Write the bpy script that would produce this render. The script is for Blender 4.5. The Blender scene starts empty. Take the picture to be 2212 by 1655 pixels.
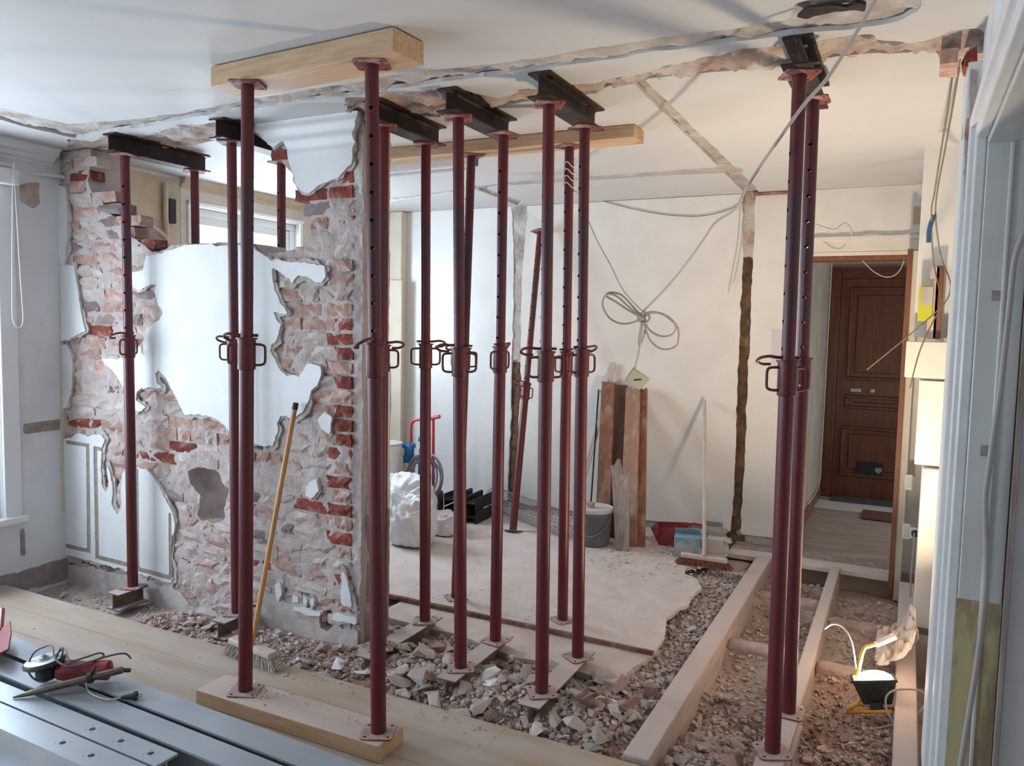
import bpy, bmesh, math, random
import numpy as np
from mathutils import Vector, Matrix
from math import sin, cos, pi, radians

random.seed(7); np.random.seed(7)
scene = bpy.context.scene
COL = scene.collection

# ------------------------------------------------------------------ camera
F_PX, CX, CY, HCAM = 1679.2, 1106.0, 827.5, 1.60
def _axes(yaw, p, r):
    f = np.array([-sin(yaw)*cos(p), cos(yaw)*cos(p), -sin(p)])
    rt = np.array([cos(yaw), sin(yaw), 0.0]); up = np.cross(rt, f)
    return rt*cos(r)+up*sin(r), -(-rt*sin(r)+up*cos(r)), f
RT, DN, FW = _axes(radians(26.9), radians(4.38), radians(1.2))
CAM = np.array([0, 0, HCAM])
cam_data = bpy.data.cameras.new('camera'); cam = bpy.data.objects.new('camera', cam_data)
COL.objects.link(cam)
cam_data.sensor_width = 36.0; cam_data.sensor_fit = 'HORIZONTAL'
cam_data.lens = F_PX/2212*36; cam_data.clip_start = 0.02
_m = Matrix.Identity(4)
for i in range(3):
    _m[i][0] = RT[i]; _m[i][1] = -DN[i]; _m[i][2] = -FW[i]; _m[i][3] = CAM[i]
cam.matrix_world = _m
scene.camera = cam

def ray(x, y): return RT*(x-CX)/F_PX + DN*(y-CY)/F_PX + FW
def atz(x, y, z): d = ray(x, y); return CAM + d*(z-HCAM)/d[2]
def aty(x, y, Y): d = ray(x, y); return CAM + d*Y/d[1]
def atx(x, y, X): d = ray(x, y); return CAM + d*X/d[0]

# main planes of the flat (metres)
ZC = 2.59          # ceiling
XL = -4.68         # window wall
Y0 = 3.05          # face of the half demolished wall
TH = 0.225         # its thickness
XP = -2.39         # its free end
YB = 5.95          # back wall
XR = 0.17          # wall beside the camera

# ------------------------------------------------------------------ view, world, daylight
vs = scene.view_settings
vs.view_transform = 'Standard'; vs.look = 'None'; vs.gamma = 1.0
vs.use_curve_mapping = False; vs.exposure = 0.0
world = bpy.data.worlds.new('sky'); scene.world = world; world.use_nodes = True
bg = world.node_tree.nodes['Background']
bg.inputs['Color'].default_value = (0.80, 0.90, 1.0, 1); bg.inputs['Strength'].default_value = 2.0

def area(name, loc, direction, sx, sy, power, col):
    l = bpy.data.lights.new(name, 'AREA'); l.shape = 'RECTANGLE'; l.size = sx; l.size_y = sy
    l.energy = power; l.color = col
    o = bpy.data.objects.new(name, l); COL.objects.link(o); o.location = loc
    o.rotation_euler = Vector(direction).to_track_quat('-Z', 'Y').to_euler()
    return o
DAY = (0.74, 0.87, 1.0)
W1 = (1.35, 2.66, 0.40, 2.36)      # front room window beside the brick wall: y0,y1,z0,z1
W2 = (-1.05, 0.45, 0.40, 2.36)     # front room window, out of frame
W3 = (4.02, 5.14, 0.95, 2.40)      # window of the room behind
for nm, (a, b, c, d), pw in (('daylight_front', W1, 125), ('daylight_side', W2, 155), ('daylight_rear', W3, 165)):
    area(nm, (XL-0.34, (a+b)/2, (c+d)/2), (1, 0, 0), d-c, b-a, pw, DAY)

# ------------------------------------------------------------------ noise
def _h(ix, iy, s):
    n = (ix*374761393 + iy*668265263 + s*974634777) & 0x7fffffff
    n = ((n ^ (n >> 13))*1274126177) & 0x7fffffff
    return ((n ^ (n >> 16)) & 0xffff)/65535.0
def vnoise(u, v, s=0):
    u = np.asarray(u, float); v = np.asarray(v, float)
    iu = np.floor(u).astype(np.int64); iv = np.floor(v).astype(np.int64)
    fu = u-iu; fv = v-iv
    fu = fu*fu*(3-2*fu); fv = fv*fv*(3-2*fv)
    a = _h(iu, iv, s); b = _h(iu+1, iv, s); c = _h(iu, iv+1, s); d = _h(iu+1, iv+1, s)
    return (a*(1-fu)+b*fu)*(1-fv)+(c*(1-fu)+d*fu)*fv
def fbm(u, v, sc, s=0, o=4):
    t = 0; a = 0.5; u = np.asarray(u)*sc; v = np.asarray(v)*sc
    for k in range(o):
        t = t+a*(vnoise(u, v, s+k*17)-0.5)*2; u = u*2.03+11.3; v = v*2.03+5.7; a *= 0.5
    return t
def sdpoly(poly, U, V):
    """signed distance to a polygon, positive inside"""
    P = np.asarray(poly, float)[:, :2]; n = len(P)
    d = np.full(U.shape, 1e9); ins = np.zeros(U.shape, bool)
    for i in range(n):
        ax, ay = P[i]; bx, by = P[(i+1) % n]
        ex, ey = bx-ax, by-ay; L = ex*ex+ey*ey+1e-12
        t = np.clip(((U-ax)*ex+(V-ay)*ey)/L, 0, 1)
        d = np.minimum(d, np.hypot(U-ax-t*ex, V-ay-t*ey))
        c = ((ay > V) != (by > V)) & (U < (bx-ax)*(V-ay)/((by-ay)+1e-12)+ax)
        ins ^= c
    return np.where(ins, d, -d)

# ------------------------------------------------------------------ materials
def rgb(c): return (c[0], c[1], c[2], 1)
def mat(name, c1, c2=None, sc=6, rough=0.7, metal=0.0, bump=0.0, bsc=60, stretch=None, c3=None, sc3=2,
        lo=0.4, hi=0.62, lo3=0.5, hi3=0.7, rand=0.0, spec=0.5, dist=0.002, trans=0.0, alpha=1.0, detail=6, topdust=None):
    m = bpy.data.materials.new(name); m.use_nodes = True
    nt = m.node_tree; N = nt.nodes; L = nt.links
    b = N['Principled BSDF']
    b.inputs['Roughness'].default_value = rough; b.inputs['Metallic'].default_value = metal
    b.inputs['Specular IOR Level'].default_value = spec
    b.inputs['Base Color'].default_value = rgb(c1)
    tc = N.new('ShaderNodeTexCoord'); vec = tc.outputs['Object']
    if stretch:
        mp = N.new('ShaderNodeMapping'); mp.inputs['Scale'].default_value = stretch
        L.new(vec, mp.inputs['Vector']); vec = mp.outputs['Vector']
    def noise(s, d=detail):
        n = N.new('ShaderNodeTexNoise'); n.inputs['Scale'].default_value = s; n.inputs['Detail'].default_value = d
        n.inputs['Roughness'].default_value = 0.62; L.new(vec, n.inputs['Vector']); return n
    def ramp(n, lo_, hi_):
        r = N.new('ShaderNodeMapRange'); r.inputs['From Min'].default_value = lo_; r.inputs['From Max'].default_value = hi_
        L.new(n.outputs['Fac'], r.inputs['Value']); return r.outputs['Result']
    colout = None
    if c2:
        mx = N.new('ShaderNodeMix'); mx.data_type = 'RGBA'
        mx.inputs[6].default_value = rgb(c1); mx.inputs[7].default_value = rgb(c2)
        L.new(ramp(noise(sc), lo, hi), mx.inputs[0]); colout = mx.outputs[2]
    if c3:
        m3 = N.new('ShaderNodeMix'); m3.data_type = 'RGBA'
        if colout: L.new(colout, m3.inputs[6])
        else: m3.inputs[6].default_value = rgb(c1)
        m3.inputs[7].default_value = rgb(c3)
        L.new(ramp(noise(sc3), lo3, hi3), m3.inputs[0]); colout = m3.outputs[2]
    if rand:
        oi = N.new('ShaderNodeObjectInfo'); hs = N.new('ShaderNodeHueSaturation')
        mr = N.new('ShaderNodeMapRange'); mr.inputs['To Min'].default_value = 1-rand; mr.inputs['To Max'].default_value = 1+rand
        L.new(oi.outputs['Random'], mr.inputs['Value']); L.new(mr.outputs['Result'], hs.inputs['Value'])
        if colout: L.new(colout, hs.inputs['Color'])
        else: hs.inputs['Color'].default_value = rgb(c1)
        colout = hs.outputs['Color']
    if topdust:
        ge = N.new('ShaderNodeNewGeometry'); sp = N.new('ShaderNodeSeparateXYZ'); L.new(ge.outputs['Normal'], sp.inputs[0])
        ad = N.new('ShaderNodeMath'); ad.operation = 'MULTIPLY_ADD'; ad.inputs[1].default_value = .7; ad.inputs[2].default_value = -.35
        L.new(noise(5).outputs['Fac'], ad.inputs[0])
        a2 = N.new('ShaderNodeMath'); a2.operation = 'ADD'; L.new(sp.outputs[2], a2.inputs[0]); L.new(ad.outputs[0], a2.inputs[1])
        r2 = N.new('ShaderNodeMapRange'); r2.inputs['From Min'].default_value = .75; r2.inputs['From Max'].default_value = .98; r2.inputs['To Max'].default_value = .88
        L.new(a2.outputs[0], r2.inputs['Value'])
        mt = N.new('ShaderNodeMix'); mt.data_type = 'RGBA'; mt.inputs[7].default_value = rgb(topdust)
        if colout: L.new(colout, mt.inputs[6])
        else: mt.inputs[6].default_value = rgb(c1)
        L.new(r2.outputs['Result'], mt.inputs[0]); colout = mt.outputs[2]
    if colout: L.new(colout, b.inputs['Base Color'])
    if bump:
        bp = N.new('ShaderNodeBump'); bp.inputs['Strength'].default_value = bump; bp.inputs['Distance'].default_value = dist
        L.new(noise(bsc).outputs['Fac'], bp.inputs['Height']); L.new(bp.outputs['Normal'], b.inputs['Normal'])
    if trans: b.inputs['Transmission Weight'].default_value = trans
    if alpha < 1: b.inputs['Alpha'].default_value = alpha
    return m
def emis(name, col, s):
    m = bpy.data.materials.new(name); m.use_nodes = True
    b = m.node_tree.nodes['Principled BSDF']
    b.inputs['Base Color'].default_value = rgb(col); b.inputs['Emission Color'].default_value = rgb(col)
    b.inputs['Emission Strength'].default_value = s
    return m
def glassmat():
    m = bpy.data.materials.new('window_glass'); m.use_nodes = True
    nt = m.node_tree; nt.nodes.clear()
    o = nt.nodes.new('ShaderNodeOutputMaterial'); mx = nt.nodes.new('ShaderNodeMixShader')
    t = nt.nodes.new('ShaderNodeBsdfTransparent'); g = nt.nodes.new('ShaderNodeBsdfGlossy')
    g.inputs['Roughness'].default_value = 0.02; mx.inputs[0].default_value = .05
    nt.links.new(t.outputs[0], mx.inputs[1])
    nt.links.new(g.outputs[0], mx.inputs[2]); nt.links.new(mx.outputs[0], o.inputs[0])
    return m

M = {}
M['paint'] = mat('white_wall_paint', (.74, .75, .755), (.67, .68, .69), sc=3, rough=.55, bump=.25, bsc=30, c3=(.62, .61, .59), sc3=1.6, lo3=.54, hi3=.8)
M['gloss'] = mat('gloss_wall_paint', (.76, .77, .76), (.70, .71, .70), sc=2, rough=.28, bump=.25, bsc=9, dist=.004)
M['wallw'] = mat('back_wall_paint', (.74, .71, .67), (.68, .65, .61), sc=2.5, rough=.6, bump=.15, bsc=40, c3=(.60, .55, .49), sc3=1.1, lo3=.62, hi3=.85)
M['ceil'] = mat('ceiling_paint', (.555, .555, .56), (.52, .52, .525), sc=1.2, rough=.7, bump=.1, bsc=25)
M['trimw'] = mat('white_gloss_trim', (.74, .745, .75), (.68, .685, .69), sc=7, rough=.35, bump=.1, bsc=30)
M['winw'] = mat('white_window_plastic', (.78, .79, .80), rough=.3)
M['render'] = mat('old_render', (.52, .47, .43), (.36, .32, .30), sc=14, rough=.95, bump=.8, bsc=70, dist=.006, c3=(.62, .58, .55), sc3=7, lo3=.5, hi3=.68)
M['mortar'] = mat('lime_mortar', (.54, .47, .45), (.42, .35, .33), sc=12, rough=.97, bump=1.0, bsc=60, dist=.01, c3=(.60, .55, .53), sc3=6, lo3=.48, hi3=.66)
M['rough'] = mat('broken_ceiling_plaster', (.50, .45, .41), (.33, .29, .27), sc=16, rough=.97, bump=1.0, bsc=50, dist=.012, c3=(.62, .58, .55), sc3=8, lo3=.45, hi3=.65)
M['pinkrough'] = mat('broken_brick_edge', (.55, .40, .33), (.36, .26, .22), sc=14, rough=.97, bump=1.0, bsc=50, dist=.012, c3=(.58, .54, .51), sc3=6, lo3=.45, hi3=.6)
M['tan'] = mat('bare_tan_strip', (.34, .30, .25), (.25, .21, .18), sc=30, rough=.9, bump=.4)
M['brick_red'] = mat('red_brick', (.30, .065, .042), (.19, .034, .027), sc=24, rough=.95, bump=1.0, bsc=55, dist=.009, c3=(.46, .30, .25), sc3=11, lo3=.52, hi3=.68, rand=.25)
M['brick_pink'] = mat('dusty_brick', (.46, .29, .235), (.38, .20, .155), sc=18, rough=.95, bump=.9, bsc=55, dist=.007, c3=(.56, .46, .42), sc3=11, lo3=.46, hi3=.66, rand=.15)
M['brick_pale'] = mat('mortar_smeared_brick', (.52, .42, .37), (.44, .30, .25), sc=16, rough=.95, bump=1.0, bsc=55, dist=.008, c3=(.58, .53, .50), sc3=9, lo3=.42, hi3=.6, rand=.12)
M['brick_grey'] = mat('grey_burnt_brick', (.31, .25, .24), (.22, .17, .165), sc=18, rough=.95, bump=.9, bsc=55, dist=.007, rand=.2)
M['yellow'] = mat('yellowed_plaster', (.60, .50, .37), (.50, .40, .29), sc=5, rough=.75, bump=.5, bsc=18, dist=.006, c3=(.30, .24, .20), sc3=4, lo3=.64, hi3=.8)
M['cream'] = mat('cream_chase', (.66, .60, .48), (.60, .54, .43), sc=3, rough=.6, bump=.15)
M['creamend'] = mat('cream_end_plaster', (.60, .47, .37), (.44, .36, .31), sc=9, rough=.9, bump=.7, bsc=40, dist=.006, c3=(.30, .25, .23), sc3=8, lo3=.62, hi3=.75)
M['greyend'] = mat('grey_end_render', (.34, .30, .29), (.26, .22, .22), sc=9, rough=.95, bump=.7, bsc=40, dist=.005)
M['dust'] = mat('dusty_earth', (.42, .32, .295), (.31, .22, .195), sc=9, rough=.98, bump=1.0, bsc=45, dist=.012, c3=(.52, .44, .40), sc3=3, lo3=.45, hi3=.65)
M['board'] = mat('dusty_floor_board', (.62, .55, .52), (.55, .47, .44), sc=5, rough=.95, bump=.5, bsc=60, dist=.004, c3=(.48, .40, .37), sc3=14, lo3=.58, hi3=.75)
M['boardedge'] = mat('chipboard_floor', (.58, .50, .46), (.50, .42, .38), sc=7, rough=.95, bump=.5, bsc=60, dist=.004)
M['parquet'] = mat('worn_parquet', (.41, .315, .22), (.365, .27, .185), sc=4, rough=.42, stretch=(1, 6, 1), bump=.08, bsc=60, c3=(.46, .395, .355), sc3=1.6, lo3=.34, hi3=.66, rand=.10)
M['joist'] = mat('dusty_joist', (.50, .39, .34), (.42, .31, .26), sc=5, rough=.9, stretch=(6, 1, 6), bump=.4, bsc=30, c3=(.50, .42, .38), sc3=3, lo3=.45, hi3=.65, topdust=(.54, .45, .42))
M['timber'] = mat('pine_timber', (.58, .40, .25), (.48, .31, .18), sc=4, rough=.65, stretch=(1, 14, 14), bump=.2, bsc=12, c3=(.50, .31, .15), sc3=1.5, lo3=.6, hi3=.8)
M['timberdust'] = mat('dusty_pine_timber', (.56, .37, .22), (.47, .30, .17), sc=4, rough=.85, stretch=(1, 10, 10), bump=.2, bsc=14, topdust=(.54, .45, .42))
M['prop'] = mat('dark_red_prop_paint', (.125, .0125, .018), (.088, .009, .014), sc=3, rough=.40, bump=.12, bsc=60, stretch=(1, 1, .6), c3=(.040, .030, .040), sc3=2.0, lo3=.50, hi3=.60, rand=.12)
M['propdust'] = mat('dusty_red_steel', (.24, .06, .055), (.15, .03, .03), sc=20, rough=.75, bump=.3, c3=(.42, .32, .29), sc3=9, lo3=.5, hi3=.7, topdust=(.44, .33, .30))
M['rodred'] = mat('rusty_red_rod', (.13, .028, .022), (.09, .025, .02), sc=20, rough=.55)
M['rust'] = mat('dark_rusty_steel', (.045, .024, .018), (.020, .014, .013), sc=7, rough=.6, metal=.3, bump=.3, bsc=60, c3=(.13, .05, .025), sc3=5, lo3=.58, hi3=.75)
M['darkst'] = mat('dark_primer_steel', (.030, .028, .030), (.018, .017, .018), sc=8, rough=.55, metal=.3, bump=.2)
M['steel'] = mat('blue_grey_steel', (.42, .465, .51), (.35, .39, .43), sc=5, rough=.38, metal=.5, bump=.1, bsc=50, stretch=(1, 3, 1), c3=(.46, .49, .52), sc3=2.5, lo3=.5, hi3=.7)
M['bar'] = mat('old_iron_bar', (.10, .085, .07), (.16, .13, .10), sc=20, rough=.5, metal=.6, bump=.4)
M['redplastic'] = mat('red_plastic', (.24, .014, .020), rough=.38, bump=.05)
M['black'] = mat('black_rubber', (.018, .018, .02), rough=.6)
M['grey'] = mat('grey_metal', (.38, .39, .40), (.28, .29, .30), sc=12, rough=.38, metal=.6)
M['cable'] = mat('grey_cable', (.36, .33, .31), rough=.55)
M['cabledark'] = mat('dark_cable', (.10, .10, .11), rough=.45)
M['cablegreen'] = mat('olive_wire', (.16, .13, .07), rough=.6)
M['woodh'] = mat('orange_broom_handle', (.55, .27, .09), (.46, .21, .07), sc=4, rough=.5, stretch=(8, 8, 1))
M['woodpale'] = mat('pale_dusty_wood', (.58, .50, .44), (.48, .39, .32), sc=5, rough=.8, stretch=(8, 8, 1), bump=.2)
M['woodred'] = mat('red_brown_plank', (.27, .105, .055), (.20, .075, .042), sc=4, rough=.6, stretch=(9, 9, .8), bump=.3, bsc=15, c3=(.40, .26, .20), sc3=1.5, lo3=.5, hi3=.7, rand=.2)
M['woodbrown'] = mat('scuffed_brown_plank', (.36, .21, .145), (.28, .15, .10), sc=4, rough=.65, stretch=(9, 9, .8), bump=.3, bsc=15, c3=(.46, .36, .31), sc3=2, lo3=.52, hi3=.7)
M['wooddull'] = mat('dull_dark_plank', (.19, .105, .08), (.14, .075, .06), sc=4, rough=.65, stretch=(9, 9, .8), bump=.3, bsc=15)
M['woodgrey'] = mat('grey_weathered_plank', (.34, .28, .26), (.24, .18, .16), sc=5, rough=.8, stretch=(9, 9, .8), bump=.3, bsc=15, c3=(.46, .42, .40), sc3=2, lo3=.5, hi3=.7)
M['mahog'] = mat('mahogany_door', (.140, .042, .016), (.085, .024, .010), sc=4, rough=.32, stretch=(8, 8, .8), bump=.08, bsc=20)
M['stain'] = mat('brown_stained_casing', (.25, .095, .045), (.18, .065, .032), sc=5, rough=.5, stretch=(8, 8, .8))
M['brass'] = mat('old_brass', (.55, .42, .22), rough=.35, metal=.9)
M['beige'] = mat('beige_hall_paint', (.48, .41, .32), (.40, .34, .26), sc=4, rough=.7)
M['hallfloor'] = mat('dusty_hall_boards', (.40, .31, .25), (.32, .24, .19), sc=6, rough=.7, stretch=(1, 6, 1), c3=(.50, .43, .38), sc3=3, lo3=.5, hi3=.7)
M['bristle'] = mat('pale_bristles', (.68, .65, .58), (.56, .53, .47), sc=60, rough=.9)
M['bristlered'] = mat('red_brown_bristles', (.36, .15, .11), (.26, .10, .075), sc=60, rough=.9)
M['bluepl'] = mat('blue_enamel', (.035, .19, .46), rough=.35, rand=.05)
M['cardblue'] = mat('blue_carton', (.20, .35, .45), (.42, .45, .46), sc=7, rough=.7, lo=.5, hi=.56)
M['cardgrey'] = mat('grey_carton', (.36, .36, .38), (.44, .43, .43), sc=5, rough=.8)
M['cardwhite'] = mat('pale_carton', (.56, .52, .48), (.48, .44, .40), sc=5, rough=.8)
M['sack'] = mat('white_woven_sack', (.74, .74, .76), (.64, .64, .67), sc=7, rough=.6, bump=.3, bsc=25, dist=.006)
M['plasticbag'] = mat('crumpled_plastic_sheet', (.66, .56, .48), (.58, .46, .38), sc=6, rough=.4, bump=.5, bsc=14, dist=.01, alpha=.82)
M['bucket'] = mat('grey_bucket_plastic', (.085, .095, .11), (.12, .13, .14), sc=8, rough=.5, c3=(.34, .34, .34), sc3=14, lo3=.68, hi3=.74)
M['lid'] = mat('dusty_white_lid', (.55, .53, .52), (.46, .44, .43), sc=9, rough=.7)
M['wire'] = mat('galvanised_wire', (.30, .32, .32), rough=.45, metal=.5)
M['hose'] = mat('grey_red_hose', (.20, .19, .22), (.42, .10, .07), sc=3.5, rough=.5, lo=.56, hi=.60)
M['redpaint'] = mat('bright_red_tube', (.50, .045, .05), rough=.4)
M['tyre'] = mat('black_tyre', (.025, .027, .032), rough=.7)
M['tube'] = mat('white_batten', (.74, .75, .77), rough=.4)
M['bluecap'] = mat('dark_blue_cap', (.035, .055, .17), rough=.5)
M['outlet'] = mat('olive_grey_outlet_box', (.37, .365, .31), rough=.5)
M['white'] = mat('white_fitting', (.72, .70, .67), rough=.45)
M['ivory'] = mat('ivory_trunking', (.74, .68, .60), (.70, .64, .56), sc=3, rough=.5)
M['yellowcard'] = mat('yellow_label', (.55, .55, .035), rough=.5)
M['blueconduit'] = mat('blue_conduit', (.03, .11, .22), rough=.5)
M['lampdark'] = mat('dark_green_lamp_housing', (.035, .045, .035), (.06, .07, .055), sc=10, rough=.4, metal=.3)
M['lampyel'] = mat('yellow_lamp_stand', (.62, .32, .03), rough=.4)
M['gasgrey'] = mat('grey_white_cylinder', (.60, .58, .58), (.52, .10, .09), sc=2.2, rough=.4, lo=.60, hi=.63)
M['frag_w'] = mat('plaster_fragment', (.62, .54, .50), (.53, .43, .39), sc=12, rough=.95, bump=.6, bsc=60, dist=.005, rand=.18)
M['frag_b'] = mat('white_paint_fragment', (.74, .74, .74), (.66, .65, .64), sc=12, rough=.7, bump=.3, rand=.08)
M['frag_r'] = mat('brick_fragment', (.42, .25, .20), (.34, .17, .13), sc=16, rough=.95, bump=.7, bsc=60, dist=.006, c3=(.50, .38, .33), sc3=9, lo3=.5, hi3=.7, rand=.22)
M['gravel'] = mat('rubble_grit', (.56, .46, .42), (.42, .28, .23), sc=5, rough=.97, bump=.6, bsc=50, dist=.004, c3=(.60, .55, .52), sc3=9, lo3=.52, hi3=.66)
M['glass'] = glassmat()
M['lampglass'] = emis('lit_lamp_glass', (1.0, .86, .62), 26)
M['hole'] = mat('painted_hole_shade', (.06, .04, .035), (.03, .02, .02), sc=12, rough=1, bump=1, bsc=40, dist=.02)  # dark colour stands in for the shade inside the ceiling hole
M['slot'] = mat('brown_slot_wood', (.16, .09, .05), (.07, .042, .028), sc=14, rough=.95, bump=1.0, bsc=35, dist=.012, c3=(.28, .20, .13), sc3=9, lo3=.58, hi3=.72)
M['mat_dark'] = mat('dark_door_mat', (.07, .075, .085), (.11, .10, .09), sc=12, rough=.95)
M['mat_red'] = mat('red_brown_mat', (.16, .06, .04), rough=.9)

# ------------------------------------------------------------------ mesh helpers
def V(*a): return Vector(a)
class MB:
    def __init__(s): s.v = []; s.f = []
    def add(s, vs_, fs):
        o = len(s.v); s.v += [tuple(float(c) for c in p) for p in vs_]; s.f += [tuple(i+o for i in f) for f in fs]; return s
    def box(s, x0, x1, y0, y1, z0, z1, mtx=None):
        p = [(x, y, z) for z in (z0, z1) for y in (y0, y1) for x in (x0, x1)]
        if mtx is not None: p = [tuple(mtx @ Vector(q)) for q in p]
        return s.add(p, [(0, 2, 3, 1), (4, 5, 7, 6), (0, 1, 5, 4), (2, 6, 7, 3), (0, 4, 6, 2), (1, 3, 7, 5)])
    def cyl(s, p0, p1, r0, r1=None, n=16, caps=True):
        p0 = Vector(p0); p1 = Vector(p1); r1 = r0 if r1 is None else r1
        d = (p1-p0).normalized(); a = d.orthogonal().normalized(); b = d.cross(a)
        vs_ = []
        for p, r in ((p0, r0), (p1, r1)):
            for i in range(n): t = 2*pi*i/n; vs_.append(p+a*(r*cos(t))+b*(r*sin(t)))
        fs = [(i, (i+1) % n, n+(i+1) % n, n+i) for i in range(n)]
        if caps: fs += [tuple(range(n-1, -1, -1)), tuple(range(n, 2*n))]
        return s.add(vs_, fs)
    def tube(s, pts, r, n=8, closed=False):
        P = [Vector(p) for p in pts]; m = len(P); vs_ = []; up = None
        for i, p in enumerate(P):
            if closed: d = (P[(i+1) % m]-P[i-1])
            else: d = P[min(i+1, m-1)]-P[max(i-1, 0)]
            d.normalize()
            if up is None: up = d.orthogonal().normalized()
            up = (up-d*up.dot(d)); up = up.normalized() if up.length > 1e-6 else d.orthogonal().normalized()
            b = d.cross(up)
            rr = r[i] if isinstance(r, (list, tuple)) else r
            for k in range(n): t = 2*pi*k/n; vs_.append(p+up*(rr*cos(t))+b*(rr*sin(t)))
        fs = []
        for i in range(m if closed else m-1):
            j = (i+1) % m
            for k in range(n): fs.append((i*n+k, i*n+(k+1) % n, j*n+(k+1) % n, j*n+k))
        if not closed: fs += [tuple(range(n-1, -1, -1)), tuple(range((m-1)*n, m*n))]
        return s.add(vs_, fs)
    def lathe(s, prof, c=(0, 0, 0), n=28, mtx=None):
        vs_ = []
        for r, z in prof:
            for i in range(n): t = 2*pi*i/n; vs_.append((r*cos(t), r*sin(t), z))
        if mtx is not None: vs_ = [mtx @ Vector(p) for p in vs_]
        vs_ = [Vector(p)+Vector(c) for p in vs_]
        fs = []
        for j in range(len(prof)-1):
            for i in range(n): fs.append((j*n+i, j*n+(i+1) % n, (j+1)*n+(i+1) % n, (j+1)*n+i))
        fs += [tuple(range(n-1, -1, -1)), tuple(range((len(prof)-1)*n, len(prof)*n))]
        return s.add(vs_, fs)
    def prism(s, poly, o, eu, ev, depth):
        """polygon (u,v) on plane o+u*eu+v*ev, extruded by the vector depth"""
        o = Vector(o); eu = Vector(eu); ev = Vector(ev); d = Vector(depth); n = len(poly)
        a = [o+eu*u+ev*v for u, v in poly]
        return s.add(a+[p+d for p in a], [tuple(range(n-1, -1, -1)), tuple(range(n, 2*n))]+[(i, (i+1) % n, n+(i+1) % n, n+i) for i in range(n)])
    def mesh(s, name):
        me = bpy.data.meshes.new(name); me.from_pydata(s.v, [], s.f)
        bm = bmesh.new(); bm.from_mesh(me); bmesh.ops.recalc_face_normals(bm, faces=bm.faces); bm.to_mesh(me); bm.free()
        return me
    def obj(s, name, m, parent=None, smooth=40, bevel=0, local=False, **kw):
        me = s.mesh(name)
        return link(name, me, m, parent, smooth, bevel, local, **kw)

def link(name, me, m, parent=None, smooth=40, bevel=0, local=False, **kw):
    if not me.materials: me.materials.append(M[m] if isinstance(m, str) else m)
    if smooth:
        me.polygons.foreach_set('use_smooth', [True]*len(me.polygons)); me.set_sharp_from_angle(angle=radians(smooth))
    o = bpy.data.objects.new(name, me); COL.objects.link(o)
    if bevel:
        b = o.modifiers.new('edge', 'BEVEL'); b.width = bevel; b.segments = 2; b.limit_method = 'ANGLE'; b.harden_normals = False
    if parent is not None: adopt(o, parent, local)
    for k, v in kw.items(): o[k] = v
    return o
def adopt(o, parent, local=False):
    o.parent = parent
    if not local and parent.type == 'EMPTY' and not parent.get('_local'):
        o.matrix_parent_inverse = Matrix.Translation(-parent.location)
def tag(o, label, cat, group=None):
    o['label'] = label; o['category'] = cat
    if group: o['group'] = group
    return o
def thing(name, label, cat, loc=(0, 0, 0), group=None):
    o = bpy.data.objects.new(name, None); COL.objects.link(o); o.location = Vector([float(c) for c in loc]); o.empty_display_size = .1
    return tag(o, label, cat, group)
def struct(o, label=None):
    o['kind'] = 'structure'
    if label: o['label'] = label
    return o
def smoothpath(pts, n=8, closed=False):
    P = [Vector(p) for p in pts]; m = len(P); out = []
    rng = range(m if closed else m-1)
    for i in rng:
        g = (lambda k: P[k % m]) if closed else (lambda k: P[max(0, min(m-1, k))])
        a, b, c, d = g(i-1), g(i), g(i+1), g(i+2)
        for k in range(n):
            t = k/n
            out.append(0.5*((2*b)+(c-a)*t+(2*a-5*b+4*c-d)*t*t+(3*b-a-3*c+d)*t*t*t))
    if not closed: out.append(P[-1])
    return out

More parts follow.
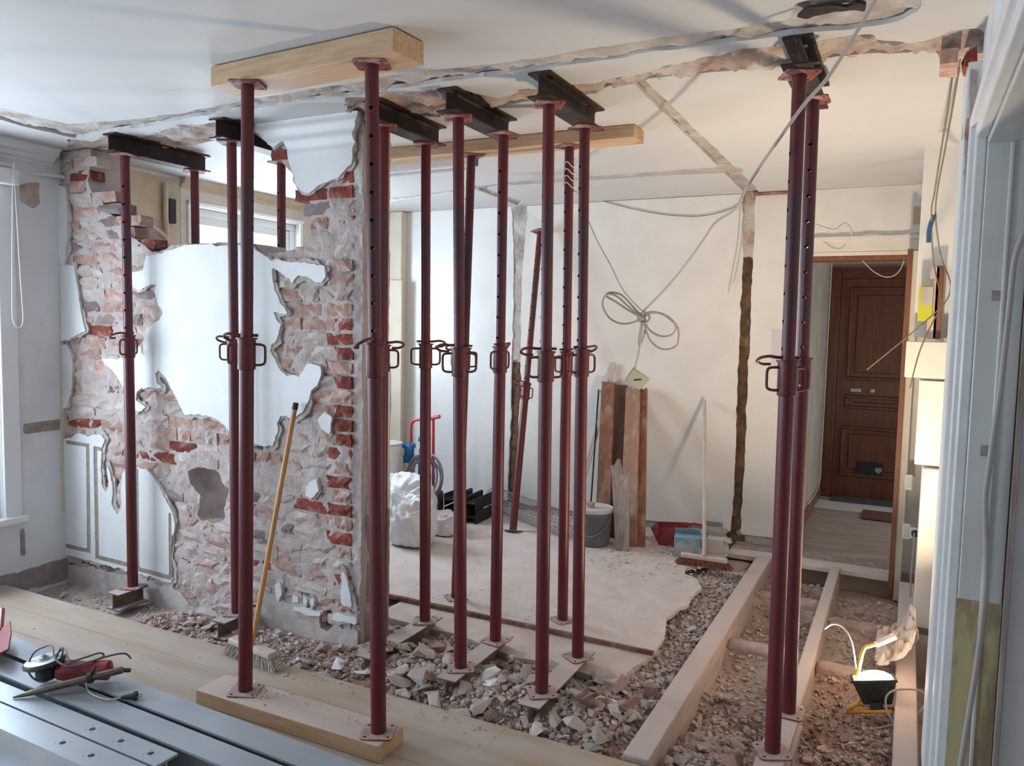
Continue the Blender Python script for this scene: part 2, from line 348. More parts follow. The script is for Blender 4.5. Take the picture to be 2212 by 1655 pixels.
def sheet(name, m, org, eu, ev, rng, cell, field, thick, disp=None, parent=None, smooth=50, back=False, **kw):
    """marching-squares plate: the front follows field>0, its broken rim is walled back by thick"""
    org = np.array(org, float); eu = np.array(eu, float); ev = np.array(ev, float); n = np.cross(eu, ev)
    u = np.arange(rng[0], rng[1]+cell*.5, cell); v = np.arange(rng[2], rng[3]+cell*.5, cell)
    U, Vv = np.meshgrid(u, v, indexing='ij')
    Fv = field(U, Vv)
    nu, nv = U.shape
    verts = []; vid = {}
    def node(i, j):
        k = (i, j)
        if k not in vid: vid[k] = len(verts); verts.append((u[i], v[j]))
        return vid[k]
    def edge(i, j, i2, j2):
        k = (i, j, i2, j2) if (i, j) < (i2, j2) else (i2, j2, i, j)
        if k not in vid:
            a, b = Fv[i, j], Fv[i2, j2]; t = min(.97, max(.03, a/(a-b)))
            vid[k] = len(verts); verts.append((u[i]+(u[i2]-u[i])*t, v[j]+(v[j2]-v[j])*t))
        return vid[k]
    I = Fv > 0
    cnt = I[:-1, :-1].astype(int)+I[1:, :-1]+I[1:, 1:]+I[:-1, 1:]
    faces = []
    for i, j in zip(*np.nonzero(cnt)):
        c = ((i, j), (i+1, j), (i+1, j+1), (i, j+1)); poly = []
        if cnt[i, j] == 4: poly = [node(*q) for q in c]
        else:
            for k in range(4):
                a, b = c[k], c[(k+1) % 4]
                if I[a]: poly.append(node(*a))
                if I[a] != I[b]: poly.append(edge(*a, *b))
        if len(poly) >= 3: faces.append(tuple(poly))
    if not verts: return None
    uv = np.array(verts)
    dd = disp(uv[:, 0], uv[:, 1]) if disp is not None else np.zeros(len(uv))
    P = org+uv[:, :1]*eu+uv[:, 1:]*ev+np.asarray(dd)[:, None]*n
    es = set()
    for f in faces:
        for k in range(len(f)): es.add((f[k], f[(k+1) % len(f)]))
    bd = [e for e in es if (e[1], e[0]) not in es]
    vl = P.tolist(); bk = {}
    base = org+uv[:, :1]*eu+uv[:, 1:]*ev-thick*n
    def bv(k):
        if k not in bk: bk[k] = len(vl); vl.append(base[k].tolist())
        return bk[k]
    sk = [(b, a, bv(a), bv(b)) for a, b in bd]
    allf = faces+sk
    if back:
        off = len(vl); vl += base.tolist(); allf += [tuple(off+k for k in reversed(f)) for f in faces]
    me = bpy.data.meshes.new(name); me.from_pydata(vl, [], allf); me.update()
    return link(name, me, m, parent, smooth, **kw)

def gridwall(name, m, axis, a0, a1, us, vs_, holes, parent=None, **kw):
    """wall slab between planes a0..a1 on `axis`, cut at breaks us/vs, cells inside a hole left out"""
    mb = MB()
    for i in range(len(us)-1):
        for j in range(len(vs_)-1):
            cu = (us[i]+us[i+1])/2; cv = (vs_[j]+vs_[j+1])/2
            if any(h[0] < cu < h[1] and h[2] < cv < h[3] for h in holes): continue
            if axis == 'x': mb.box(a0, a1, us[i], us[i+1], vs_[j], vs_[j+1])
            elif axis == 'y': mb.box(us[i], us[i+1], a0, a1, vs_[j], vs_[j+1])
            else: mb.box(us[i], us[i+1], vs_[j], vs_[j+1], a0, a1)
    return mb.obj(name, m, parent, **kw)

def pxwall(pts, Y): return [(p[0], p[2]) for p in (aty(x, y, Y) for x, y in pts)]
def pxceil(pts, z=ZC): return [(p[0], -p[1]) for p in (atz(x, y, z) for x, y in pts)]
def pxfloor(pts, z=0): return [(p[0], p[1]) for p in (atz(x, y, z) for x, y in pts)]

# ================================================================== SETTING
# ---- window wall
ys = [-1.6, W2[0], W2[1], W1[0], W1[1], W3[0], W3[1], 6.25]; zs = [-.2, .40, .95, 2.36, 2.40, 2.75]
wall_left = struct(gridwall('wall_left', 'paint', 'x', XL-.28, XL, ys, zs, [W1, W2, W3]), 'white painted outer wall with the windows')
def window(n, w, label, casing=.10):
    y0, y1, z0, z1 = w
    e = bpy.data.objects.new('window_%d' % n, None); COL.objects.link(e); e.location = (XL, (y0+y1)/2, z0); struct(e, label)
    f = MB(); d0, d1 = XL-.13, XL-.04; t = .055
    f.box(d0, d1, y0, y1, z0, z0+t); f.box(d0, d1, y0, y1, z1-t, z1); f.box(d0, d1, y0, y0+t, z0+t, z1-t); f.box(d0, d1, y1-t, y1, z0+t, z1-t)
    f.obj('window_frame', 'winw', e, bevel=.004)
    ym = (y0+y1)/2
    for a, b in ((y0+t, ym-.004), (ym+.004, y1-t)):
        s = MB(); q0, q1 = XL-.10, XL-.05; k = .06; c, d = z0+t+.004, z1-t-.004
        s.box(q0, q1, a, b, c, c+k); s.box(q0, q1, a, b, d-k, d); s.box(q0, q1, a, a+k, c+k, d-k); s.box(q0, q1, b-k, b, c+k, d-k)
        so = s.obj('sash', 'winw', e, bevel=.006)
        MB().box(XL-.078, XL-.072, a+k, b-k, c+k, d-k).obj('pane', 'glass', so)
    h = MB(); h.box(XL-.05, XL-.03, ym+.015, ym+.04, (z0+z1)/2-.05, (z0+z1)/2+.05); h.box(XL-.03, XL-.015, ym+.02, ym+.14, (z0+z1)/2-.01, (z0+z1)/2+.012)
    h.obj('window_handle', 'winw', e, bevel=.004)
    c = MB(); p = .022
    c.box(XL+.001, XL+p, y0-casing, y0, z0-.06, z1+casing); c.box(XL+.001, XL+p, y1, y1+casing, z0-.06, z1+casing); c.box(XL+.001, XL+p, y0, y1, z1, z1+casing)
    c.box(XL+.001, XL+p+.012, y0-casing, y1+casing, z1+casing-.025, z1+casing)
    c.obj('casing', 'winw', e, bevel=.006)
    MB().box(XL-.04, XL+.05, y0-casing-.02, y1+casing+.02, z0-.045, z0-.002).obj('window_sill', 'winw', e, bevel=.008)
window(1, W1, 'tall white window beside the corner of the brick wall')
window(2, W2, 'tall white window of the front room')
window(3, W3, 'white window of the room behind the broken wall', casing=.035)
# roller blind box above window_1 with its cord loop
rbl = thing('roller_blind', 'white roller blind box with a cord loop at the tall window', 'blind', (XL+.06, (W1[0]+W1[1])/2, 2.33))
MB().box(XL+.024, XL+.10, W1[0]-.1, W1[1]+.09, 2.33, 2.42).obj('blind_box', 'winw', rbl, bevel=.01)
zc = atx(85, 345, XL+.11)
pc = [atx(x, y, XL+.11) for x, y in ((29, 352), (27, 420), (26, 520), (26, 640), (27, 685), (34, 705), (42, 708), (49, 698), (49, 670), (44, 600), (38, 500), (32, 400), (31, 352))]
MB().tube(smoothpath([V(*p) for p in pc], 5), .0028, 6).obj('blind_cord', 'winw', rbl)

# left wall relief: cornice, bare patches, thin pipe, scars
prof = [(0, -.10), (.010, -.10), (.012, -.085), (.035, -.075), (.040, -.055), (.075, -.045), (.085, -.02), (.105, -.012), (.105, 0), (0, 0)]
struct(MB().prism([(a, z) for a, z in prof], (XL, -1.6, ZC-.002), (1, 0, 0), (0, 0, 1), (0, Y0+1.55, 0)).obj('trim_1', 'paint'), 'white cornice above the tall window')
prof2 = [(0, -.07), (.012, -.07), (.02, -.05), (.05, -.03), (.06, 0), (0, 0)]
struct(MB().prism(prof2, (XL, 3.93, ZC-.002), (1, 0, 0), (0, 0, 1), (0, 2.0, 0)).obj('trim_2', 'yellow'), 'dirty cornice above the rear window')
def lpx(pts): return [(atx(x, y, XL)[1], atx(x, y, XL)[2]) for x, y in pts]
def lsheet(name, m, pts, thick, off, amp=.006, cell=.01, sc=12, seed=3, parent=wall_left):
    poly = lpx(pts); a = np.array(poly)
    return sheet(name, m, (XL+off, 0, 0), (0, 1, 0), (0, 0, 1), (a[:, 0].min()-.03, a[:, 0].max()+.03, a[:, 1].min()-.03, a[:, 1].max()+.03), cell,
                 lambda u, v: sdpoly(poly, u, v)+amp*fbm(u, v, sc, seed), thick, lambda u, v: .003*fbm(u, v, 30, seed+1), parent)
lsheet('bare_patch', 'pinkrough', ((42, 400), (60, 395), (86, 396), (84, 440), (70, 448), (44, 436)), .003, .003, amp=.015)
lsheet('bare_strip', 'tan', ((51, 916), (146, 903), (147, 926), (51, 938)), .003, .003, seed=8)
lsheet('bare_strip', 'cream', ((126, 420), (142, 420), (152, 1105), (131, 1105)), .004, .004, seed=9)
lsheet('bare_strip', 'tan', ((44, 1145), (52, 1142), (54, 1200), (45, 1200)), .003, .003, seed=11)
lsheet('bare_strip', 'greyend', ((-60, 1262), (148, 1203), (148, 1250), (-60, 1310)), .004, .004, seed=12, amp=.02)
p = [V(*atx(x, y, XL+.03)) for x, y in ((66, 374), (100, 378), (138, 384))]
tag(MB().tube(p, .006, 8).obj('conduit', 'winw'), 'short white conduit stub on the window wall under the cornice', 'conduit')
p2 = [V(*atx(x, y, XL+.03)) for x, y in ((92, 374), (120, 378), (140, 381))]
tag(MB().tube(p2, .006, 8).obj('conduit', 'winw'), 'second white conduit stub ending near the brick corner', 'conduit')

# yellowed strip of wall behind the gap, with lead pipes
sheet('yellowed_plaster', 'yellow', (XL+.004, 0, 0), (0, 1, 0), (0, 0, 1), (3.2, 3.93, .2, 2.58), .03, lambda u, v: np.minimum(np.minimum(u-3.24, 3.92-u), np.minimum(v-.3, 2.565-v))+.01*fbm(u, v, 8, 5), .003,
      lambda u, v: .012*fbm(u, v, 3, 6), wall_left)
yw = mat('yellowed_wall_paint', (.62, .56, .49), (.55, .49, .42), sc=4, rough=.7, c3=(.42, .36, .31), sc3=9, lo3=.66, hi3=.78)
gridwall('upper_wall_face', yw, 'x', XL+.001, XL+.006, [3.93, 3.985, 5.175, 5.9], [2.0, 2.435, 2.53], [(3.985, 5.175, 0, 2.435)], wall_left)
def lpipe(pts, r, label):
    tag(MB().tube(smoothpath([V(*atx(x, y, XL+.035)) for x, y in pts], 6), r, 10).obj('pipe', 'yellow'), label, 'pipe')
lpipe(((357, 395), (358, 430), (358, 470), (361, 505), (358, 540)), .018, 'upright cream pipe in the corner of the yellowed wall')
lpipe(((358, 512), (345, 500), (325, 488), (305, 484), (285, 486)), .014, 'bent cream pipe branching from the upright corner pipe')
lpipe(((204, 384), (222, 386), (234, 396), (240, 420), (246, 432)), .012, 'short bent pipe beside the toothed brick edge')
lpipe(((212, 345), (235, 352), (250, 365), (256, 390), (258, 425), (258, 450)), .009, 'long thin bent pipe arching over the yellowed wall')
tag(MB().box(XL+.01, XL+.05, 3.80, 3.86, 2.25, 2.42).obj('junction_box', 'darkst', bevel=.006), 'dark box fixed high in the corner of the yellowed wall', 'box')

# ---- back wall with chased slots and the doorway to the hall
DX0, DX1, DZ = -.685, -.015, 2.12
bwpl = struct(gridwall('wall_back', 'wallw', 'y', YB+.03, YB+.18, [XL-.28, DX0, DX1, .9], [-.25, DZ, 2.75], [(DX0, DX1, -.25, DZ)]), 'white far wall with chased slots')
slots = [pxwall(s, YB) for s in (
    ((1105, 442), (1140, 440), (1135, 520), (1128, 600), (1125, 700), (1124, 800), (1126, 840), (1120, 900), (1118, 1000), (1112, 1050), (1108, 1082), (1096, 1075), (1098, 1000), (1104, 900), (1104, 820), (1108, 700), (1110, 600), (1110, 545)),
    ((1604, 405), (1632, 405), (1628, 545), (1620, 700), (1614, 850), (1608, 1000), (1602, 1100), (1598, 1190), (1574, 1195), (1582, 1100), (1588, 1000), (1592, 850), (1598, 700), (1604, 560)))]
def fback(u, v):
    f = np.full(u.shape, 1.0)
    for k, s in enumerate(slots): f = np.minimum(f, -sdpoly(s, u, v)+.012*fbm(u, v, 14, 20+k))
    door = np.minimum(np.minimum(u-(DX0-.005), DX1+.005-u), DZ+.005-v)
    f = np.minimum(f, -door)
    f = np.minimum(f, v-(.055+.02*fbm(u, v*0, 7, 31)))
    return np.minimum(f, np.minimum(.185-u, ZC-.001-v))
sheet('wall_plaster', 'gloss', (0, YB, 0), (1, 0, 0), (0, 0, 1), (-4.67, -2.95, -.1, ZC), .016, lambda u, v: np.minimum(fback(u, v), -2.96-u), .031, lambda u, v: .003*fbm(u, v, 1.1, 9), bwpl)
sheet('wall_plaster', 'wallw', (0, YB, 0), (1, 0, 0), (0, 0, 1), (-2.96, .2, -.1, ZC), .016, fback, .031, lambda u, v: .002*fbm(u, v, 1.5, 9), bwpl)
for k, s in enumerate(slots):
    a = np.array(s)
    top = (lambda u, v: v > 2.13) if k == 1 else (lambda u, v: (v > .95))
    for mm, sg in (('rough' if k == 0 else 'pinkrough', 1), ('slot', -1)):
        zcut = 2.13 if k == 1 else 1.28
        sheet('slot_fill', mm, (0, YB+.015, 0), (1, 0, 0), (0, 0, 1), (a[:, 0].min()-.03, a[:, 0].max()+.03, a[:, 1].min()-.05, a[:, 1].max()+.02), .012,
              lambda u, v: np.minimum(sdpoly(s, u, v)+.03, sg*(v-zcut)+.03*fbm(u, v, 18, 3)), .01, lambda u, v: .011*fbm(u, v, 16, 40+k)+(.008 if sg > 0 else -.003), bwpl)
sheet('bare_skirting_strip', 'pinkrough', (0, YB+.022, 0), (1, 0, 0), (0, 0, 1), (-4.2, DX0-.01, -.15, .11), .02, lambda u, v: np.minimum(v+.12, .09-v), .01, lambda u, v: .012*fbm(u, v, 12, 50), bwpl)
# glossy end of the far wall, pipe chase in the corner
cq = aty(866, 700, 5.86)[0]; cs = MB(); cs.box(XL, cq, 5.86, YB+.03, -.1, ZC)
struct(cs.obj('wall_chase', 'cream', bevel=.01), 'cream boxed pipe chase in the far corner')
q = aty(838, 605, 5.83); q2 = aty(868, 640, 5.83)
tag(MB().box(XL+.02, q2[0], 5.83, 5.858, -.02, q[2]).obj('chase_panel', 'cream', bevel=.006), 'cream access panel screwed to the pipe chase', 'panel')

# ---- entrance hall beyond the doorway
HX0, HX1, HY1 = -.70, .95, 8.15
struct(MB().box(HX0-.12, HX0, YB+.18, HY1, -.05, 2.62).obj('wall_hall_left', 'beige'), 'beige side wall of the hall')
struct(gridwall('wall_hall_right', 'beige', 'x', HX1, HX1+.1, [YB+.18, 6.5, 7.7, HY1], [-.05, 2.15, 2.62], [(6.5, 7.7, -.1, 2.15)]))  # unseen gap in this wall, added so sky light brightens the hall
struct(MB().box(HX0-.12, HX1+.1, HY1, HY1+.15, -.05, 2.62).obj('wall_hall_end', 'beige'))
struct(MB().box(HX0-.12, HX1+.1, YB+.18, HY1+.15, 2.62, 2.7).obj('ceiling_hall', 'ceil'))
hf = struct(MB().box(HX0-.12, HX1+.1, 5.72, HY1+.1, -.2, -.02).obj('floor_hall', 'hallfloor'), 'dusty boarded floor of the hall')
for k in range(2):
    y = 5.60+k*.175
    MB().box(-1.08, -.02, y, y+.17, -.045, -.012+.004*k).obj('threshold_board', 'woodgrey' if k else 'board', hf, bevel=.003)
MB().box(HX0+.001, DX1+.3, HY1-.62, HY1-.28, -.02, -.012).obj('pale_strip', 'white', hf)
tag(MB().box(-.28, .3, HY1-.90, HY1-.55, -.012, -.004).obj('floor_mat', 'mat_red'), 'red-brown mat on the hall floor', 'mat')
tag(MB().box(-.58, .4, HY1-.30, HY1-.03, -.019, -.003).obj('door_mat', 'mat_dark', bevel=.004), 'dark door mat at the foot of the mahogany door', 'mat')
struct(MB().box(HX0, HX0+.015, YB+.2, HY1, -.02, .09).obj('baseboard_hall', 'stain'))
# front door of the flat
dY = HY1
def dp(x, y): a = aty(x, y, dY); return a[0], a[2]
door = bpy.data.objects.new('door_1', None); COL.objects.link(door); door.location = (-.3, dY, 0); struct(door, 'brown panelled front door of the flat')
ztop = dp(1800, 580)[1]; xl = dp(1790, 700)[0]
f = MB(); f.box(xl-.02, xl+.10, dY-.07, dY, -.02, ztop); f.box(xl+.10, .6, dY-.07, dY, ztop-.10, ztop); f.box(xl-.02, .6, dY-.09, dY, ztop-.03, ztop)
f.obj('door_frame', 'mahog', door, bevel=.008)
MB().box(xl+.10, .55, dY-.045, dY, -.015, ztop-.10).obj('door_leaf', 'mahog', door, bevel=.004)
def dpanel(x0, y0, x1, y1):
    a0, b1 = dp(x0, y0); a1, b0 = dp(x1, y1)
    m_ = MB(); w = .03
    for (p0, p1, r0, r1) in ((a0, a1, b0, b0+w), (a0, a1, b1-w, b1), (a0, a0+w, b0+w, b1-w), (a1-w, a1, b0+w, b1-w)):
        m_.box(p0, p1, dY-.068, dY-.04, r0, r1)
    o = m_.obj('panel_moulding', 'mahog', door, bevel=.008)
    MB().box(a0+.07, a1-.07, dY-.058, dY-.04, b0+.07, b1-.07).obj('door_panel', 'mahog', door, bevel=.012)
dpanel(1838, 622, 2010, 828); dpanel(1826, 852, 2000, 892); dpanel(1818, 918, 1995, 1042)
a, b_ = dp(1885, 843); c, d = dp(1846, 842)
MB().lathe([(.022, 0), (.024, .01), (.012, .02), (.010, .035), (.022, .05), (.020, .062), (.005, .066)], n=16, mtx=Matrix.Translation((a, dY-.045, b_)) @ Matrix.Rotation(pi/2, 4, 'X')).obj('door_knob', 'brass', door)
MB().box(c-.035, c+.06, dY-.062, dY-.045, d-.018, d+.018).obj('lock_plate', 'grey', door, bevel=.003)
a0, b1 = dp(1851, 994); a1, b0 = dp(1908, 1030)
lp = MB().box(a0, a1, dY-.066, dY-.055, b0, b1).obj('letter_plate', 'darkst', door, bevel=.003)
sx, sz = dp(1898, 1015); s = .028
MB().prism([(-s, s), (s, s), (s, -.2*s), (0, -s*1.1), (-s, -.2*s)], (sx, dY-.0665, sz), (1, 0, 0), (0, 0, 1), (0, -.002, 0)).obj('shield_badge', 'grey', lp)
# casing of the doorway
tr = MB(); hx0 = DX0-.09; tr.box(hx0, .12, YB-.022, YB, DZ+.03, DZ+.12); tr.box(hx0, .12, YB-.034, YB, DZ+.10, DZ+.135); tr.box(hx0, .12, YB-.014, YB, DZ, DZ+.03)
struct(tr.obj('trim_3', 'ivory', bevel=.006), 'white moulded head casing of the hall doorway')
st = MB(); st.box(DX0, DX1+.03, YB-.005, YB+.18, DZ-.03, DZ); st.box(DX0, DX0+.028, YB-.01, YB+.18, -.02, DZ-.03)
struct(st.obj('trim_4', 'stain', bevel=.003), 'brown stained lining of the hall doorway')
# free-standing jamb that runs down between the joists
jy = 5.60
t0 = aty(1968, 538, jy); b0 = aty(1931, 1284, jy)
jr = MB(); jr.box(t0[0]-.018, t0[0]+.012, jy-.02, jy+.06, b0[2], t0[2])
struct(jr.obj('trim_5', 'stain', bevel=.003), 'brown stained jamb board standing at the doorway')
jw = MB(); jw.box(t0[0]+.013, t0[0]+.055, jy-.01, jy+.36, b0[2]-.04, t0[2]-.01)
struct(jw.obj('trim_6', 'cream', bevel=.004), 'cream painted post behind the brown jamb board')
struct(MB().box(t0[0]+.056, .20, jy+.18, jy+.22, -.2, ZC-.12).obj('wall_stub', 'wallw'), 'short grey wall beside the jamb board')

# ---- wall beside the camera, doorway, and the room next door
JY = 2.60
struct(gridwall('wall_right', 'paint', 'x', XR, XR+.11, [-1.6, -.6, JY, Y0], [-.2, 2.15, 2.75], [(-.6, JY, -.3, 2.15)]), 'white wall beside the camera with the doorway')
struct(gridwall('wall_adjacent', 'paint', 'y', JY+.02, JY+.12, [XR+.12, 1.2, 2.2, 3.0], [-.2, .9, 2.2, 2.75], []), 'white wall of the next room')
struct(gridwall('wall_next_side', 'paint', 'x', 3.0, 3.1, [-1.6, .2, 1.8, JY+.12], [-.2, .8, 2.2, 2.75], [(.2, 1.8, .8, 2.2)]))
struct(gridwall('wall_front', 'paint', 'y', -1.75, -1.6, [XL-.28, 3.1], [-.2, 2.75], []), 'white wall behind the camera')
# door casing, reveal with hinge marks
cz = 2.15
cr = MB(); cr.box(XR-.03, XR, JY, JY+.10, -.02, cz+.09); cr.box(XR-.045, XR, JY+.02, JY+.055, -.02, cz+.07); cr.box(XR-.03, XR, -.6, JY, cz, cz+.09); cr.box(XR-.045, XR, -.6, JY+.02, cz+.035, cz+.07)
struct(cr.obj('trim_7', 'trimw', bevel=.006), 'white moulded casing of the near doorway')
rv = MB(); rv.box(XR, XR+.11, JY-.018, JY-.001, -.02, cz); rv.box(XR, XR+.11, -.6, JY-.018, cz-.018, cz-.001); rv.box(XR+.055, XR+.065, JY-.028, JY-.018, -.02, cz-.02)
greyp = mat('grey_gloss_lining', (.60, .615, .60), (.54, .55, .53), sc=3, rough=.35)
rvo = struct(rv.obj('trim_8', greyp, bevel=.003), 'grey painted lining of the near doorway')
for (x0, y0, x1, y1) in ((2143, 628, 2166, 650), (2119, 962, 2133, 986)):
    a = aty(x0, y0, JY-.02); c = aty(x1, y1, JY-.02)
    MB().box(a[0], c[0], JY-.0205, JY-.018, c[2], a[2]).obj('bare_mark', 'tan', rvo)
a = aty(2066, 1292, JY-.02); c = aty(2112, 1655, JY-.02)
yellowp = mat('bare_yellow_board', (.46, .40, .22), (.32, .25, .15), sc=5, rough=.7, stretch=(3, 3, .8), lo=.45, hi=.55)
MB().box(a[0], XR+.11, JY-.0212, JY-.018, -.02, a[2]).obj('bare_board', yellowp, rvo)
# strip behind the casing: edge of the next wall
struct(MB().box(XR+.112, XR+.128, JY-.03, JY+.02, -.02, 2.6).obj('trim_9', 'woodgrey', bevel=.003), 'dusty brown edge strip of the next room wall')
cp = [V(*aty(x, y, JY-.055)) for x, y in ((2212, 505), (2192, 560), (2182, 650), (2170, 760), (2160, 850), (2152, 900), (2138, 1000), (2128, 1080), (2130, 1180), (2128, 1280), (2112, 1420), (2090, 1560), (2074, 1655))]
cp = cp+[V(cp[-1].x-.03, JY-.055, .05)]
tag(MB().tube(smoothpath(cp, 5), .008, 10).obj('cable_conduit', 'cable'), 'grey flexible conduit running down the near door lining', 'conduit')

# stub of the demolished wall on the right side and the wall behind it
stub = struct(MB().box(.128, .30, Y0, Y0+.25, -.2, 2.5).obj('wall_right_stub', 'paint', bevel=.006), 'white end of the removed wall beside the camera')
def sx(pts): return [(aty(x, y, Y0-.001)[0], aty(x, y, Y0-.001)[2]) for x, y in pts]
for k, (mm, pts) in enumerate((('pinkrough', ((2083, 380), (2096, 380), (2085, 640), (2070, 830), (2058, 1000), (2052, 1240), (2040, 1450), (2028, 1655), (2012, 1655), (2030, 1450), (2040, 1240), (2050, 1000), (2062, 830), (2075, 640))),
        ('brick_red', ((2079, 600), (2088, 600), (2072, 830), (2066, 850), (2062, 850))),
        ('brick_red', ((2046, 1060), (2055, 1060), (2052, 1150), (2044, 1150))),
        ('rough', ((2096, 150), (2112, 150), (2104, 250), (2104, 380), (2083, 380), (2086, 300), (2096, 250))))):
    poly = sx(pts); a = np.array(poly)
    sheet('bare_strip', mm, (0, Y0-.002-.001*k, 0), (1, 0, 0), (0, 0, 1), (a[:, 0].min()-.02, a[:, 0].max()+.02, a[:, 1].min()-.02, a[:, 1].max()+.02), .008,
          lambda u, v: sdpoly(poly, u, v)+.004*fbm(u, v, 30, k), .003, lambda u, v: .003*fbm(u, v, 40, k), stub)
struct(MB().box(.20, .32, Y0+.25, YB+.03, -.25, 2.75).obj('wall_right_rear', 'wallw'), 'white side wall behind the removed wall')
# broken brick ends hanging at the top of the stub
for (x0, y0, x1, y1, yy, mk_) in ((2034, 132, 2070, 147, 3.14, 'brick_pink'), (2082, 136, 2108, 150, 3.10, 'brick_red'), (2084, 280, 2102, 298, 3.06, 'brick_pink')):
    a = aty(x0, y0, yy); c = aty(x1, y1, yy)
    rng_ = random.Random(int(x0)); bmz = bmesh.new()
    for _x in (a[0], (a[0]+c[0])/2, c[0]):
        for _y in (yy-.04, yy+.08):
            for _z in (c[2], a[2]+.03): bmz.verts.new((_x+rng_.uniform(-.006, .006), _y+rng_.uniform(-.012, .012), _z+rng_.uniform(-.012, .012)))
    bmesh.ops.convex_hull(bmz, input=bmz.verts); me = bpy.data.meshes.new('brick'); bmz.to_mesh(me); bmz.free()
    link('brick', me, mk_, stub, 0)

# ================================================================== CEILING
EU = (1, 0, 0); EVC = (0, -1, 0)
T1 = pxceil([(-420, 128), (-200, 183), (0, 232), (80, 252), (150, 268), (250, 262), (400, 243), (521, 218), (700, 190), (800, 172), (900, 157), (1150, 128), (1310, 100), (1450, 80), (1600, 60), (1700, 45), (1715, 30), (1718, 8), (1790, -6), (1900, -30), (1990, -30), (1986, 20), (1950, 45), (1850, 62),
             (1740, 72), (1600, 88), (1450, 108), (1310, 128), (1130, 155), (900, 185), (790, 205), (700, 212), (521, 238), (450, 248), (300, 275), (200, 292), (165, 300), (130, 290), (60, 275), (0, 258), (-200, 212), (-420, 160)])
T2a = pxceil([(150, 300), (200, 306), (250, 285), (300, 296), (330, 290), (380, 272), (440, 268), (480, 258), (552, 255), (560, 292), (480, 302), (400, 314), (330, 322), (260, 322), (190, 325), (150, 320)])
T2b = pxceil([(750, 212), (800, 214), (850, 200), (960, 195), (1000, 195), (1080, 215), (1130, 195), (1180, 187), (1290, 180), (1360, 165), (1460, 140), (1500, 130), (1560, 120), (1590, 108), (1640, 105), (1700, 100), (1780, 85), (1830, 80), (1880, 78), (1885, 90), (1960, 95), (2000, 90), (2060, 65), (2125, 60),
              (2125, 155), (2040, 147), (2030, 112), (1990, 105), (1960, 115), (1900, 115), (1860, 118), (1800, 125), (1700, 140), (1600, 150), (1460, 163), (1370, 175), (1300, 190), (1250, 205), (1100, 225), (1000, 240), (960, 245), (850, 257), (780, 250), (750, 240)])
T3 = pxceil([(1360, 172), (1390, 168), (1500, 277), (1632, 404), (1640, 418), (1612, 420), (1480, 290)])
T4 = pxceil([(820, 432), (1000, 409), (1097, 394), (1450, 369), (1560, 360), (1604, 362), (1606, 372), (1450, 379), (1097, 401), (1000, 416), (820, 438)])
T5 = pxceil([(1015, 404), (1030, 400), (1130, 436), (1118, 444)])
holesT = (T1, T2a, T2b, T3, T4, T5)
def fceil(u, v):
    f = np.full(u.shape, 1.0); n1 = fbm(u, v, 9, 60)+.5*fbm(u, v, 30, 61)
    for k, t in enumerate(holesT): f = np.minimum(f, -sdpoly(t, u, v)+(.018 if k < 3 else .008)*n1)
    return f
struct(MB().box(XL-.28, 3.1, -1.75, YB+.2, ZC+.06, ZC+.2).obj('ceiling_slab', 'rough'))
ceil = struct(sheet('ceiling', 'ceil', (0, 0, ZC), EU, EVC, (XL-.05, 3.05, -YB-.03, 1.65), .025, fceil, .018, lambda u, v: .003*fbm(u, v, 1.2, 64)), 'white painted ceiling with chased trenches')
def rband(name, m, poly, off, amp, cell=.018, grow=.03, seed=70):
    a = np.array(poly)
    return sheet(name, m, (0, 0, ZC+off), EU, EVC, (a[:, 0].min()-.06, a[:, 0].max()+.06, a[:, 1].min()-.06, a[:, 1].max()+.06), cell,
                 lambda u, v: sdpoly(poly, u, v)+grow, .01, lambda u, v: amp*(fbm(u, v, 11, seed)+.6*fbm(u, v, 35, seed+5)), ceil)
rband('rough_trench', 'rough', T1, .016, .018)
rband('broken_wall_edge', 'pinkrough', T2a, .008, .028, grow=.012, seed=80)
rband('broken_wall_edge', 'pinkrough', T2b, .006, .030, grow=.012, seed=90)
rband('rough_trench', 'rough', T3, .02, .012, grow=.02, seed=95)
rband('rough_trench', 'rough', T4, .014, .010, grow=.02, seed=97)
rband('rough_trench', 'rough', T5, .014, .010, grow=.02, seed=98)
# flat dark sheet painting the shade of a deep hole at the trench end
hp = pxceil([(1722, 30), (1740, 12), (1790, 3), (1830, 8), (1850, -4), (1872, 2), (1868, 18), (1840, 14), (1800, 18), (1770, 24), (1742, 34)])
rband('hole_shade', 'hole', hp, -.012, .006, grow=.0, cell=.01, seed=99)
# short wooden lath in the rear trench corner
a = atz(1632, 420, ZC-.004); b_ = atz(1722, 415, ZC-.004)
struct(MB().box(a[0], b_[0], YB-.03, YB-.001, ZC-.022, ZC-.004).obj('trim_10', 'woodred'), 'reddish lath at the head of the far wall')

# ================================================================== HALF DEMOLISHED BRICK WALL
def W(pts): return pxwall(pts, Y0)
core = W([(60, 300), (215, 296), (224, 318), (206, 345), (203, 385), (215, 410), (245, 428), (262, 455), (290, 470), (305, 500), (335, 520), (352, 540), (372, 531), (400, 528), (430, 527), (470, 524), (492, 528), (548, 526), (560, 540),
          (575, 546), (600, 546), (630, 541), (655, 531), (668, 520), (669, 440), (658, 428), (646, 412), (636, 395), (628, 370), (608, 350), (594, 330), (586, 312), (566, 302), (548, 290), (540, 262), (538, 236), (640, 222), (800, 200)])
core_b = [tuple(p) for p in core]
for _i, _dx in ((1, .14), (2, .14), (3, .06), (4, .06), (5, .08), (6, .12), (7, .12), (8, .14), (9, .12), (10, .12), (11, .10)): core[_i] = (core[_i][0]-_dx, core[_i][1]-.01)
core = core+[(XP+.012, ZC+.01), (XP+.012, -.2), (XL-.05, -.2)]
